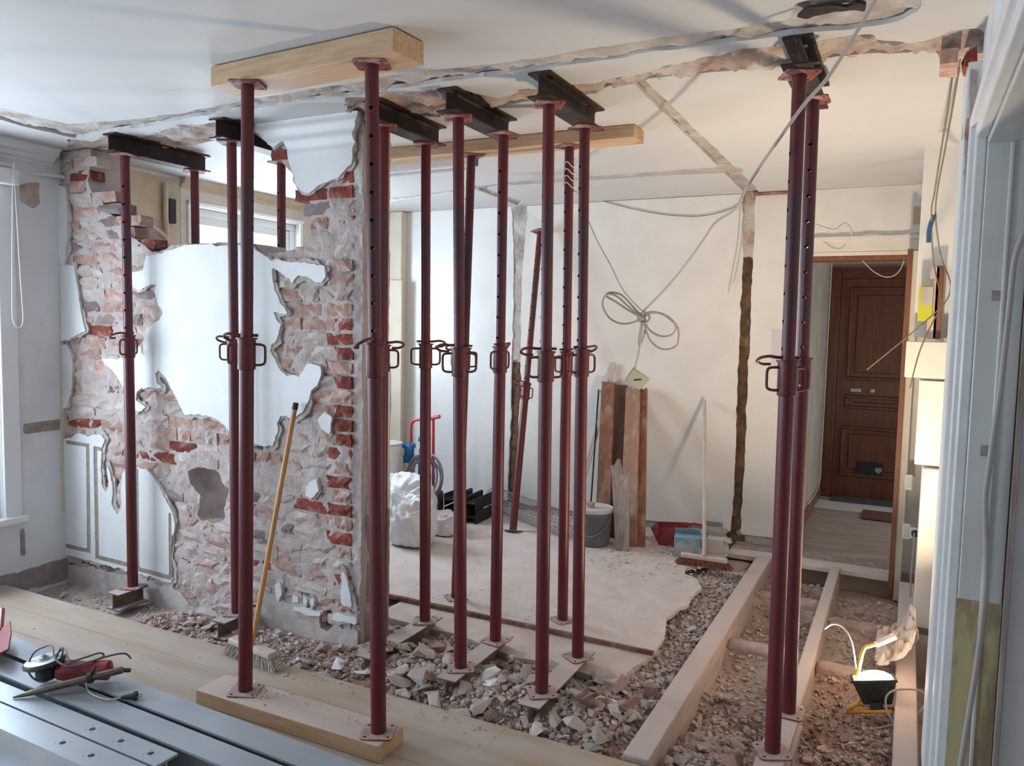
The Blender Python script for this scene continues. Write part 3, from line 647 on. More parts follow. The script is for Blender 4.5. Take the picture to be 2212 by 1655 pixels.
core_b = core_b+[(XP+.012, ZC+.01), (XP+.012, -.2), (XL-.05, -.2)]
hole = W([(406, 1018), (437, 1008), (470, 1021), (476, 1042), (492, 1056), (486, 1090), (482, 1121), (466, 1142), (436, 1131), (422, 1114), (430, 1073), (412, 1048)])
PA = W([(345, 550), (372, 541), (400, 531), (430, 529), (492, 531), (550, 528), (575, 552), (592, 562), (640, 567), (688, 572), (706, 578), (708, 600), (700, 611), (690, 612), (680, 607), (665, 597), (650, 597), (640, 606), (636, 615), (630, 601), (612, 590), (592, 578),
        (598, 625), (612, 655), (628, 680), (594, 673), (602, 690), (612, 700), (606, 720), (603, 735), (592, 748), (590, 760), (600, 780), (614, 800), (625, 810), (650, 812), (663, 790), (668, 783), (690, 790), (699, 795), (697, 812), (690, 832), (676, 842), (672, 862), (661, 886), (640, 905), (625, 900), (612, 898), (603, 912),
        (605, 930), (600, 945), (594, 963), (575, 962), (549, 958), (525, 948), (499, 930), (477, 907), (451, 894), (430, 897), (403, 897), (392, 870), (379, 842), (365, 818), (348, 801), (339, 804), (344, 825), (355, 837), (330, 837), (310, 840), (300, 849), (300, 863), (320, 880), (306, 887), (293, 883),
        (285, 850), (268, 830), (250, 802), (236, 790), (228, 776), (262, 775), (285, 772), (298, 758), (313, 743), (322, 713), (348, 692), (358, 675), (346, 655), (338, 630), (345, 615), (335, 612), (303, 630), (288, 615), (290, 590), (314, 585), (322, 556)])
PB1 = W([(120, 575), (165, 575), (170, 600), (176, 640), (182, 680), (189, 715), (176, 722), (152, 735), (120, 740)])
PB0 = W([(120, 400), (147, 405), (150, 450), (150, 520), (144, 575), (120, 575)])
PB2 = W([(120, 745), (150, 745), (160, 770), (163, 800), (158, 850), (150, 880), (120, 890)])
PC = W([(120, 950), (148, 949), (172, 936), (195, 941), (224, 938), (231, 949), (226, 965), (223, 1000), (227, 1050), (235, 1064), (241, 1050), (237, 1005), (244, 1022), (250, 1050), (246, 1090), (258, 1108), (268, 1100), (266, 1060), (270, 1022), (285, 1010), (320, 1012), (335, 1030), (350, 1050), (365, 1080), (377, 1100), (383, 1130), (378, 1160), (375, 1200), (379, 1230), (377, 1258), (146, 1196), (120, 1189)])
PD = W([(743, 1228), (755, 1252), (767, 1312), (741, 1304)])
PD2 = W([(725, 1322), (800, 1337), (812, 1340), (812, 1356), (800, 1353), (721, 1337)])
PF = W([(690, 905), (705, 890), (722, 900), (716, 935), (700, 925)])
PF2 = W([(672, 1040), (690, 1030), (694, 1060), (676, 1075), (664, 1068)])
PG = W([(598, 1262), (610, 1256), (612, 1285), (605, 1302)])
PG2 = W([(638, 1308), (700, 1322), (698, 1330), (668, 1326), (655, 1320), (637, 1318)])
PG3 = W([(637, 1284), (650, 1287), (649, 1301), (637, 1298)])
PG4 = W([(660, 1288), (668, 1291), (667, 1304), (659, 1302)])
PG5 = W([(676, 1292), (684, 1295), (683, 1306), (675, 1304)])
PE = W([(547, 236), (547, 261), (554, 278), (571, 299), (599, 323), (608, 313), (623, 304), (630, 350), (640, 381), (644, 399), (658, 416), (668, 421), (695, 402), (733, 388), (750, 368), (764, 357), (766, 330), (771, 313), (768, 292), (768, 282), (776, 268), (785, 256), (788, 240), (788, 222), (700, 228)])
paints = [PA, PB0, PB1, PB2, PC, PD, PD2, PE, PF, PF2, PG, PG2, PG3, PG4, PG5]
GREY = W([(560, 1255), (640, 1300), (720, 1325), (722, 1345), (812, 1362), (812, 1440), (560, 1430), (510, 1400), (380, 1330), (150, 1290), (130, 1206), (260, 1232), (375, 1262), (420, 1300), (520, 1330)])
void1 = W([(692, 1336), (704, 1318), (718, 1320), (722, 1348), (708, 1362), (694, 1356)])
void2 = W([(540, 1296), (556, 1290), (562, 1318), (552, 1340), (540, 1335)])
def fpaint(u, v):
    n1 = fbm(u, v, 18, 100)+.7*fbm(u, v, 62, 101, 3); f = np.full(u.shape, -1.0)
    for p in paints: f = np.maximum(f, sdpoly(p, u, v))
    return f+.010*n1
def fstrips(u, v):
    # scars of the removed panel mouldings in the lower left corner
    f = np.full(u.shape, 1.0)
    for s in ([(148, 950), (199, 958), (199, 966), (148, 958)], [(192, 958), (199, 958), (202, 1186), (194, 1186)], [(146, 1172), (202, 1186), (202, 1194), (146, 1182)],
              [(208, 966), (216, 966), (220, 1205), (212, 1205)], [(208, 962), (232, 968), (232, 976), (208, 970)], [(212, 1196), (282, 1214), (282, 1224), (212, 1206)],
              [(298, 1010), (305, 1010), (307, 1232), (299, 1230)], [(300, 1222), (376, 1242), (376, 1252), (300, 1232)], [(370, 1105), (376, 1108), (378, 1245), (371, 1243)]):
        f = np.minimum(f, -sdpoly(W(s), u, v))
    return f+.002*fbm(u, v, 60, 103)
def fcore(u, v):
    n1 = fbm(u, v, 13, 110)+.5*fbm(u, v, 40, 111)
    f = np.minimum(sdpoly(core, u, v)+np.where(u > XP-.06, 0, .014*n1), -sdpoly(hole, u, v)+.012*n1)
    f = np.minimum(f, np.minimum(-sdpoly(void1, u, v), -sdpoly(void2, u, v))+.010*n1)
    return f
def frender(u, v):
    n1 = fbm(u, v, 7, 120)+.5*fbm(u, v, 34, 121); f = np.full(u.shape, -1.0)
    for p in paints: f = np.maximum(f, sdpoly(p, u, v)+.012)
    f = np.maximum(f, sdpoly(GREY, u, v)-.02)
    return np.minimum(np.maximum(f+.036*n1, fpaint(u, v)+.002), fcore(u, v)-.004)
EVW = (0, 0, 1)
wrng = (XL-.02, XP+.05, -.19, ZC)
def dcore(u, v):
    low = np.clip((1.15-v)*2.5, 0, 1)*np.clip((XP-.02-u)*8, 0, 1)
    return -.008+.012*low*.22+.016*fbm(u, v, 8, 130)+.009*fbm(u, v, 30, 131, 2)+.004*fbm(u, v, 95, 133, 1)-.016*np.clip(fbm(u, v, 17, 137, 2)-.42, 0, 1)*3
wall_mid = struct(sheet('wall_middle', 'mortar', (0, Y0, 0), EU, EVW, wrng, .0108, fcore, TH, dcore, back=True, smooth=55), 'half demolished brick wall with patches of plaster left on it')
sheet('render_coat', 'render', (0, Y0-.010, 0), EU, EVW, wrng, .0115, frender, .014, lambda u, v: .004*fbm(u, v, 14, 140)+.003*fbm(u, v, 45, 141, 3), wall_mid)
def dpaint(u, v):
    mould = np.where((v > 2.40) & (u > -3.4), .006*np.sin((v-2.40)*95)*np.clip((v-2.40)*20, 0, 1)+.02*np.clip((v-2.42)*6, 0, 1), 0)
    return .0015*fbm(u, v, 3, 150)+mould
sheet('paint_coat', 'paint', (0, Y0-.018, 0), EU, EVW, wrng, .0100, lambda u, v: np.minimum(np.minimum(fpaint(u, v), fstrips(u, v)), fcore(u, v)-.004), .010, dpaint, wall_mid)
poly_c = np.array(PC)
sheet('bare_strip', 'tan', (0, Y0-.0145, 0), EU, EVW, (poly_c[:, 0].min(), poly_c[:, 0].max(), poly_c[:, 1].min(), poly_c[:, 1].max()), .02, lambda u, v: sdpoly(PC, u, v)-.006, .004, None, wall_mid)

# bricks, one object each
def brickmesh(k, L, H_, D, rough):
    r = np.random.RandomState(200+k); nx, nz = 5, 3
    vs_ = []; fs = []
    for j in range(nz):
        for i in range(nx):
            x = (i/(nx-1)-.5)*L; z = (j/(nz-1)-.5)*H_
            edge_ = i in (0, nx-1) or j in (0, nz-1)
            y = r.uniform(-rough, rough*.5)+(rough*.9 if edge_ else 0)
            vs_.append((x+(r.uniform(-.006, .006)), y, z+r.uniform(-.004, .004)))
    n = len(vs_)
    vs_ += [(x, D, z) for x, y, z in (vs_[0], vs_[nx-1], vs_[n-1], vs_[n-nx])]
    for j in range(nz-1):
        for i in range(nx-1): a = j*nx+i; fs.append((a, a+1, a+nx+1, a+nx))
    A, B_, C_, D_ = n, n+1, n+2, n+3
    fs.append(tuple([A, B_]+list(range(nx-1, -1, -1)))); fs.append(tuple([C_, D_]+[n-nx+i for i in range(nx)]))
    fs.append((B_, C_, n-1, 2*nx-1, nx-1)); fs.append((D_, A, 0, nx, 2*nx)); fs.append((D_, C_, B_, A))
    mb = MB(); mb.add(vs_, fs); return mb.mesh('brick')
CH = .0718
bm_long = {}; bm_head = {}
for mk in ('brick_red', 'brick_pink', 'brick_pale', 'brick_grey'):
    bm_long[mk] = []; bm_head[mk] = []
    for k in range(4):
        for d_, L in ((bm_long, .208), (bm_head, .098)):
            me = brickmesh(k+len(mk), L, .059, .10, .009); me.materials.append(M[mk]); d_[mk].append(me)
rb = random.Random(5)
cand = []
for c in range(38):
    z = -.075+c*CH; x = XP-.045; stretch_ = c % 2
    w = .098 if stretch_ else .208
    first = True
    while x > XL-.05:
        if first: w = .098 if c % 2 else .150
        else: w = .208 if rb.random() < .62 else .098
        cand.append((x-w/2, z, w, first)); x -= w+.011; first = False
cx_ = np.array([q[0] for q in cand]); cz_ = np.array([q[1] for q in cand])
fc = np.minimum(sdpoly(core_b, cx_, cz_)-.02, np.min([-sdpoly(hole, cx_+np.array([q[2] for q in cand])*k_, cz_) for k_ in (-.5, -.25, 0, .25, .5)], axis=0)-.004); offs = ((0, 0), (-.07, 0), (.07, 0), (-.03, .02), (.03, -.02))
fr_ = np.min([frender(cx_+a, cz_+b) for a, b in offs], axis=0)
nb = 0
for (x, z, w, first), a, r_ in zip(cand, fc, fr_):
    if fcore(np.array([x]), np.array([z]))[0] < -.10 and z < .3: continue
    if a < 0 or r_ > .0 or z > ZC-.03: continue
    pier = x > XP-.16
    q = rb.random()
    if pier and 1.90 < z < 2.22: mk = 'brick_red' if q < .08 else 'brick_pale'
    elif pier and z > .45: mk = 'brick_red' if q < .75 else 'brick_pink'
    elif z > 1.25: mk = 'brick_red' if q < .09 else ('brick_grey' if q < .15 else ('brick_pink' if q < .62 else 'brick_pale'))
    else: mk = 'brick_red' if q < .09 else ('brick_grey' if q < .14 else ('brick_pink' if q < .5 else 'brick_pale'))
    me = (bm_head if w < .12 else bm_long)[mk][rb.randrange(4)]
    o = bpy.data.objects.new('brick', me); COL.objects.link(o); o.parent = wall_mid
    sxk = w/(.098 if w < .12 else .208)
    sunk = rb.uniform(-.004, .005)-(.006 if pier and not 1.90 < z < 2.22 else 0)
    o.location = (x, Y0+sunk, z); o.scale = (sxk*rb.choice((1, -1)), 1, rb.choice((1, 1, -1))*rb.uniform(.94, 1.04)); o.rotation_euler = (rb.uniform(-.05, .05), rb.uniform(-.012, .012), rb.uniform(-.04, .04))
    nb += 1
# end face of the pier
sheet('end_plaster', 'creamend', (XP+.014, 0, 0), (0, 1, 0), (0, 0, 1), (Y0+.02, Y0+TH+.01, .2, 2.55), .012, lambda u, v: np.minimum(np.minimum(u-(Y0+.07+.025*fbm(u*0, v, 4, 7)), Y0+TH-u), np.minimum(v-1.35, 2.50-v))+.012*fbm(u, v, 12, 8), .006, lambda u, v: .005*fbm(u, v, 15, 9), wall_mid)
sheet('end_plaster', 'paint', (XP+.016, 0, 0), (0, 1, 0), (0, 0, 1), (Y0+.02, Y0+TH+.03, -.1, 1.5), .012, lambda u, v: np.minimum(np.minimum(u-(Y0+.055+.02*fbm(u*0, v, 5, 17)), Y0+TH+.02-u), np.minimum(v-.62, 1.38-v))+.01*fbm(u, v, 12, 18), .012, lambda u, v: .004*fbm(u, v, 10, 19), wall_mid)
sheet('end_plaster', 'greyend', (XP+.014, 0, 0), (0, 1, 0), (0, 0, 1), (Y0+.02, Y0+TH+.03, -.15, .7), .012, lambda u, v: np.minimum(np.minimum(u-(Y0+.05+.02*fbm(u*0, v, 5, 27)), Y0+TH+.02-u), np.minimum(v+.14, .66-v))+.01*fbm(u, v, 12, 28), .012, lambda u, v: .006*fbm(u, v, 14, 29), wall_mid)

# ================================================================== FLOOR
PQ = 2.655         # broken edge of the parquet
J = ((-.873, -.770, 2.70, 5.62, 'joist'), (-.388, -.325, 2.72, 5.62, 'joist'), (.032, .118, 2.72, 5.50, 'joist'))
def g(t, c, w): return np.exp(-((t-c)/w)**2)
def bedz(x, y):
    x = np.asarray(x, float); y = np.asarray(y, float)
    z = -.118+.022*fbm(x, y, 3, 300)+.012*fbm(x, y, 14, 301)
    strip = g(y, 2.98, .26)*np.clip((x+4.2)*.7, 0.1, 1)*np.clip((-.80-x)*5, 0, 1)
    z = z+.085*strip
    z = z+.022*g(y, 3.02, .20)*np.clip((x+2.5)*4, 0, 1)*np.clip((-1.0-x)*4, 0, 1)
    tr = np.clip((x+.86)*8, 0, 1)*np.clip((y-3.0)*4, 0, 1)
    z = z-.055*tr
    m1 = (x > -.80) & (x < -.36); m2 = (x > -.36)
    for c, w, h in ((3.55, .10, .05), (4.12, .09, .10), (4.95, .10, .10), (5.45, .12, .06)): z = z+np.where(m1, h*g(y, c, w), 0)
    for c, w, h in ((3.60, .10, .06), (4.05, .10, .09), (4.72, .10, .12), (5.30, .14, .05)): z = z+np.where(m2, h*g(y, c, w), 0)
    z = z+.03*np.clip((x+.9)*4, 0, 1)*g(y, 2.85, .3)
    z = np.where((x < -.90) & (y > 3.2), np.maximum(z, -.062+.012*fbm(x, y, 9, 305)), z)
    return np.minimum(z, -.012)
gx = np.arange(XL-.1, .35, .028); gy = np.arange(2.5, 6.0, .028)
GX, GY = np.meshgrid(gx, gy, indexing='ij'); GZ = bedz(GX, GY)
nx_, ny_ = GX.shape
fl = MB(); fl.v = [tuple(p) for p in np.stack([GX.ravel(), GY.ravel(), GZ.ravel()], 1).tolist()]
fl.f = [(i*ny_+j, (i+1)*ny_+j, (i+1)*ny_+j+1, i*ny_+j+1) for i in range(nx_-1) for j in range(ny_-1)]
fl.box(XL-.28, 3.1, -1.75, 2.62, -.25, -.024)
fl.box(XL-.28, .35, 2.4, 6.1, -.45, -.30)
me = bpy.data.meshes.new('floor'); me.from_pydata(fl.v, [], fl.f); me.update()
floor = struct(link('floor', me, 'dust', None, 60), 'dusty bare floor with parquet, boards and opened joists')
# parquet planks
rp = random.Random(11); row = 0; y = PQ
while y > -1.6:
    x = XL-rp.uniform(0, 1.1); y2 = y-.190
    while x < XR+.05:
        x2 = x+1.28
        a, b_ = max(x, XL+.002), min(x2, XR-.05 if y > JY else XR+.11)
        if b_-a > .02: MB().box(a+.0006, b_-.0006, y2+.0006, y-.0006, -.022, rp.uniform(-.0008, .0008)).obj('plank', 'parquet', floor, smooth=0)
        x = x2
    y = y2; row += 1
for n_, (a, b_, c, d, mm) in enumerate(J):
    o = MB(); s_ = 24
    for i in range(s_):
        t0, t1 = c+(d-c)*i/s_, c+(d-c)*(i+1)/s_
    o.box(a, b_, c, d, -.22, 0)
    o.obj('joist', mm, floor, bevel=.006)
for (x0, x1, y, h) in ((-.77, -.388, 4.12, .07), (-.77, -.388, 4.97, .06), (-.325, .032, 4.72, .06), (-.325, .032, 4.05, .05)):
    mb = MB(); mb.box(x0, x1, y-.05, y+.06, -.24, -.05); mb.obj('blocking', 'dust', floor, bevel=.025)
up = [(-4.66, 3.665)]+pxfloor([(1417, 1406), (1436, 1376), (1440, 1335), (1470, 1312), (1488, 1304), (1492, 1290), (1514, 1271), (1508, 1252), (1478, 1240), (1482, 1226), (1550, 1216), (1575, 1190)])+[(-1.15, YB+.01), (-4.66, YB+.01)]
sheet('board', 'board', (0, 0, 0), (1, 0, 0), (0, 1, 0), (-4.67, -.85, 3.64, YB), .022, lambda u, v: sdpoly(up, u, v)+np.where(u > -1.2, .010*fbm(u, v, 26, 310), 0), .022, lambda u, v: .004*fbm(u, v, 4, 311)+.004*np.clip(fbm(u, v, 16, 312), 0, 1), floor)
MB().box(-3.4, -1.045, 3.655, 3.664, -.024, -.003).obj('board_edge', 'woodred', floor)
lo_ = [(-2.55, 3.42), (-2.0, 3.40)]+pxfloor([(1050, 1395), (1110, 1420), (1180, 1430), (1250, 1452), (1300, 1466), (1334, 1480), (1348, 1462), (1364, 1445), (1390, 1430), (1414, 1409)], -.026)+[(-1.03, 3.75), (-2.55, 3.75)]
sheet('board', 'boardedge', (0, 0, -.026), (1, 0, 0), (0, 1, 0), (-2.6, -.9, 3.2, 3.78), .018, lambda u, v: sdpoly(lo_, u, v)+.010*fbm(u, v, 26, 320), .03, lambda u, v: .004*fbm(u, v, 9, 321), floor)

# ================================================================== STEEL PROPS
def plate(n, L, z0, z1, mtx=None):
    xs = [-L, -L*.80, -L*.62, L*.62, L*.80, L]
    keep = {(i, j) for i in range(5) for j in range(5)}-{(1, 1), (1, 3), (3, 1), (3, 3)}
    mb = MB()
    def vi(i, j, k):
        x, y = xs[i], xs[j]
        if i in (0, 5) and j in (0, 5): x *= .93; y *= .93
        return (x, y, (z0, z1)[k])
    idx = {}
    def gi(i, j, k):
        if (i, j, k) not in idx: idx[(i, j, k)] = len(mb.v); mb.v.append(vi(i, j, k))
        return idx[(i, j, k)]
    for i, j in keep:
        mb.f.append((gi(i, j, 1), gi(i+1, j, 1), gi(i+1, j+1, 1), gi(i, j+1, 1))); mb.f.append((gi(i, j, 0), gi(i, j+1, 0), gi(i+1, j+1, 0), gi(i+1, j, 0)))
        for (di, dj, e) in ((-1, 0, ((0, 1), (0, 0))), (1, 0, ((1, 0), (1, 1))), (0, -1, ((0, 0), (1, 0))), (0, 1, ((1, 1), (0, 1)))):
            if (i+di, j+dj) not in keep:
                (a, b), (c, d) = e
                mb.f.append((gi(i+a, j+b, 0), gi(i+c, j+d, 0), gi(i+c, j+d, 1), gi(i+a, j+b, 1)))
    return mb
def holed_tube(z0, z1, r, holes, n=20):
    """tube along z with real round holes on two opposite sides"""
    hr = .0065; zr = [z0]
    for h in holes: zr += [h-hr, h, h+hr]
    zr.append(z1); mb = MB()
    ks = {}
    for j, z in enumerate(zr):
        for i in range(n):
            t = 2*pi*i/n; zz = z
            m3 = (j-1) % 3 if 0 < j < len(zr)-1 else -1
            for c in (0, n//2):
                d = (i-c+n//2) % n-n//2
                if m3 in (0, 2) and abs(d) == 1: zz = holes[(j-1)//3]+(z-holes[(j-1)//3])*.72; t = 2*pi*(c+d*.72)/n
            mb.v.append((r*cos(t), r*sin(t), zz))
    for j in range(len(zr)-1):
        m3 = (j-1) % 3 if j > 0 else -1
        for i in range(n):
            if j > 0 and m3 in (0, 1) and (i in (n-1, 0, n//2-1, n//2)): continue
            mb.f.append((j*n+i, j*n+(i+1) % n, (j+1)*n+(i+1) % n, (j+1)*n+i))
    return mb
_pm = {}
def prop_mesh(key, fn):
    if key not in _pm: _pm[key] = fn()
    return _pm[key]
def _nomesh(mb, name):
    me = bpy.data.meshes.new(name); me.from_pydata(mb.v, [], mb.f); me.update(); return me
PROPS = []
def prop(foot, head, rot, label, flip=1, collar=1.455, grp='adjustable steel props'):
    foot = Vector([float(c) for c in foot]); head = Vector([float(c) for c in head]); L = round((head-foot).length, 3)
    e = thing('steel_prop', label, 'prop', foot, grp); e['_local'] = True
    ax = (head-foot).normalized(); q = Vector((0, 0, 1)).rotation_difference(ax)
    e.rotation_mode = 'QUATERNION'
    from mathutils import Quaternion
    e.rotation_quaternion = q @ Quaternion((0, 0, 1), radians(26.9+rot))
    c = collar
    def put(name, mb, m, key, par=e, sm=40, bev=0):
        me = prop_mesh(key, lambda: mb().mesh(name))
        return link(name, me, m, par, sm, bev, True)
    put('base_plate', lambda: plate(0, .060, 0, .006), 'propdust', 'bp')
    put('outer_tube', lambda: MB().cyl((0, 0, .006), (0, 0, c-.02), .0285, n=24), 'prop', 'ot%.3f' % c)
    put('collar', lambda: MB().lathe([(.0275, c-.125), (.0345, c-.122), (.035, c-.12), (.035, c-.004), (.041, c-.003), (.041, c+.004), (.027, c+.005)], n=28), 'prop', 'co%.3f' % c)
    for s in (-1, 1):
        def hm(s=s):
            p = [(s*.031, 0, c-.022), (s*.052, 0, c-.022), (s*.068, 0, c-.026), (s*.0735, 0, c-.037), (s*.074, 0, c-.062), (s*.0735, 0, c-.088), (s*.068, 0, c-.099), (s*.052, 0, c-.104), (s*.031, 0, c-.104)]
            return MB().tube(smoothpath(p, 3), .0052, 8)
        put('handle', hm, 'rodred', 'h%d%.3f' % (s, c))
    def pm():
        z = c+.014; f = flip
        p = [(f*.045, 0, z), (f*.01, 0, z), (-f*.035, 0, z), (-f*.07, -.004, z+.002), (-f*.095, .015, z+.003), (-f*.098, .040, z), (-f*.075, .055, z-.004), (-f*.045, .050, z-.006)]
        p = [(x_, y_, z_-.42*y_) for x_, y_, z_ in p]
        return MB().tube(smoothpath(p, 5), .0058, 8)
    put('locking_pin', pm, 'rodred', 'pin%d%.3f' % (flip, c))
    key = 'it%.3f%.3f' % (L, c)
    if key not in _pm:
        hs = [h for h in np.arange(c+.045, L-.12, .098)]
        _pm[key] = _nomesh(holed_tube(c-.03, L-.006, .0245, [float(h) for h in hs]), 'inner_tube')
    link('inner_tube', _pm[key], 'prop', e, 40, 0, True)
    put('head_plate', lambda: plate(0, .060, L-.006, L), 'propdust', 'hp%.3f' % L)
    PROPS.append(e); return e
FZ = .03; HZ = 2.490
def nprop(f, h, rot, label, z=FZ, hz=HZ, flip=1):
    a = atz(*f, z); k = aty(*h, a[1]); s = (hz-z)/(k[2]-z)
    top = (a[0]+(k[0]-a[0])*s, a[1], hz)
    return prop(a, top, rot, label, flip), np.array(a), np.array(top)
p1, a1, t1 = nprop((287, 1268), (270, 325), 80, 'dark red steel prop in front of the bare brick corner by the window wall')
p3, a3, t3 = nprop((512, 1325), (500, 293), 0, 'dark red steel prop right behind the broom, under the short dark beam')
p6, a6, t6 = nprop((822, 1398), (829, 255), 10, 'dark red steel prop beside the free end of the brick wall', flip=-1)
p7, a7, t7 = nprop((918, 1342), (920, 290), 2, 'dark red steel prop behind the wall end, in line with the white sacks', flip=-1)
p8, a8, t8 = nprop((995, 1443), (990, 235), 4, 'dark red steel prop at the rubble heap, front leg of its rusty beam')
p9, a9, t9 = nprop((1070, 1385), (1088, 275), 55, 'dark red steel prop with two splayed hooks on the dusty board edge', flip=-1)
p11, a11, t11 = nprop((1170, 1497), (1186, 215), 8, 'dark red steel prop on the rubble at the end of a buried beam')
p12, a12, t12 = nprop((1248, 1420), (1263, 262), 30, 'dark red steel prop on the inner end of the tilted dusty beam', flip=-1)
p14, a14, t14 = nprop((1668, 1625), (1728, 150), 0, 'dark red steel prop between the open joists, nearer the parquet')
p15, a15, t15 = nprop((1703, 1540), (1757, 205), 62, 'dark red steel prop between the open joists, nearer the doorway', flip=-1)
y_r = .5*(a7[1]+a12[1])
prop((a1[0], y_r+.075, FZ), (t1[0]-.005, y_r+.075, HZ), 30, 'dark red steel prop behind the low brick wall beside the yellowed plaster')
x4 = aty(608, 450, y_r+.075)[0]
prop((x4, y_r+.075, FZ), (x4, y_r+.075, HZ), 60, 'dark red steel prop behind the low brick wall in front of the window')
TZ = .063
p2, a2, t2 = nprop((530, 1493), (535, 183), 0, 'dark red steel prop on the floor timber at the end near the broom', z=TZ, hz=2.505)
p5, a5, t5 = nprop((818, 1583), (803, 135), 88, 'dark red steel prop on the floor timber at the end away from the window', z=TZ, hz=2.505)
p10, a10, t10 = nprop((985, 1292), (1018, 337), 20, 'dark red steel prop under the rear timber beside the strip light', z=0, hz=2.525)
p13, a13, t13 = nprop((1215, 1340), (1230, 315), 35, 'dark red steel prop under the rear timber with white wire wound round it', z=0, hz=2.525, flip=-1)
f16 = atz(1108, 1147, .004); h16 = aty(1167, 500, YB-.105)
e16 = prop(f16, h16, 40, 'dark red steel prop leaning loose against the far white wall', collar=1.15)

# ---- steel needle beams and the short beams under the feet
def ibeam(name, p0, p1, h, b, tf, tw, m, label, cat='beam', group=None, top=None, roll=0, jag=None):
    """I section from p0 to p1; p0,p1 lie at the middle of the underside"""
    p0 = Vector([float(c) for c in p0]); p1 = Vector([float(c) for c in p1]); d = (p1-p0); L = d.length; d.normalize()
    s = d.cross(Vector((0, 0, 1))).normalized(); u = s.cross(d).normalized()
    if roll: R_ = Matrix.Rotation(roll, 3, d); c_ = p0+u*h/2; s = R_ @ s; u = R_ @ u; p0 = c_-u*h/2
    r = tw*1.2
    poly = [(-b/2, 0), (b/2, 0), (b/2, tf), (tw/2+r, tf), (tw/2, tf+r), (tw/2, h-tf-r), (tw/2+r, h-tf), (b/2, h-tf), (b/2, h), (-b/2, h), (-b/2, h-tf), (-tw/2-r, h-tf), (-tw/2, h-tf-r), (-tw/2, tf+r), (-tw/2-r, tf), (-b/2, tf)]
    o = MB().prism(poly, p0, s, u, d*L).obj(name, m, None, 30, .0012)
    if label: tag(o, label, cat, group)
    return o
def needle(t, x, label, y0=None, y1=None, skew=0):
    y0 = y0 if y0 else t-.10; y1 = y1 if y1 else y_r+(.15 if x < XP else .09)
    return ibeam('steel_beam', (x, y0, HZ+.001), (x+skew, y1, HZ+.001), .097, .10, .008, .006, 'rust', label, 'beam', 'short steel needle beams under the ceiling')
needle(a1[1], t1[0], 'short dark steel beam under the ceiling near the window wall cornice')
needle(a3[1], t3[0], 'short dark steel beam under the ceiling at the corner of the hanging plaster')
needle(a6[1], t6[0], 'short rusty steel beam under the ceiling at the free end of the wall')
needle(a8[1], t8[0], 'short rusty steel beam with torn plaster draped over its top flange')
needle(a11[1], t11[0], 'short rusty steel beam under the ceiling with a mossy crumb on top')
needle(a14[1], t14[0], 'short rusty steel beam under the ceiling where the loose cable passes')
def footbeam(a, b, label, x_tilt=0):
    return ibeam('steel_beam', (a[0], a[1]-.13, FZ-.097), (b[0]+x_tilt, b[1]+.10, FZ-.097), .096, .10, .008, .006, 'propdust' if 0 else M['footb'], label, 'beam', 'short steel beams under the prop feet')
M['footb'] = mat('dust_covered_steel', (.22, .15, .125), (.12, .08, .065), sc=9, rough=.9, bump=.5, c3=(.06, .045, .04), sc3=5, lo3=.60, hi3=.68, topdust=(.54, .45, .42))
footbeam(a1, (a1[0], Y0-.14), 'short steel beam on the rubble at the window wall corner, one prop on it')
footbeam(a3, (a3[0], Y0-.14), 'short steel beam half buried beside the broom head')
footbeam(a6, a7, 'dusty steel beam on the rubble at the free end of the brick wall')
footbeam(a8, a9, 'dusty steel beam buried in the middle of the rubble heap')
footbeam(a11, a12, 'dusty steel beam lying tilted between rubble and floor board')
footbeam(a14, a15, 'dusty steel beam lying between the open joists')

# ---- timbers
def timber(p0, p1, w, t, m, label):
    """plank lying flat; p0-p1 is its front top edge, w runs away from the camera"""
    p0 = Vector([float(c) for c in p0]); p1 = Vector([float(c) for c in p1]); d = (p1-p0).normalized(); s = Vector((-d.y, d.x, 0)).normalized()
    if s.y < 0: s = -s
    L = (p1-p0).length
    return tag(MB().prism([(0, 0), (L, 0), (L, w), (0, w)], p0, d, s, (0, 0, -t)).obj('timber', m, None, 30, .003), label, 'timber')
a = atz(423, 1490, TZ); b_ = atz(816, 1614, TZ)
timber(a, b_, .165, TZ-.001, 'timberdust', 'dusty pine timber on the parquet carrying two props')
a = atz(455, 189, 2.506); b_ = atz(850, 110, 2.506); s_ = .5*(a[1]+b_[1])-.5*(a2[1]+a5[1])
timber((a[0], a[1], ZC-.004), (b_[0], b_[1], ZC-.004), .17, ZC-.004-2.506, 'timber', 'pale pine timber held flat under the front ceiling by two props')
xr_ = atz(1371, 267, ZC)[0]; yr_ = atz(1371, 267, ZC)[1]
timber((-3.0, yr_-.02, ZC-.002), (xr_, yr_, ZC-.002), .16, ZC-.002-2.526, 'timber', 'long pine timber held flat under the rear ceiling')

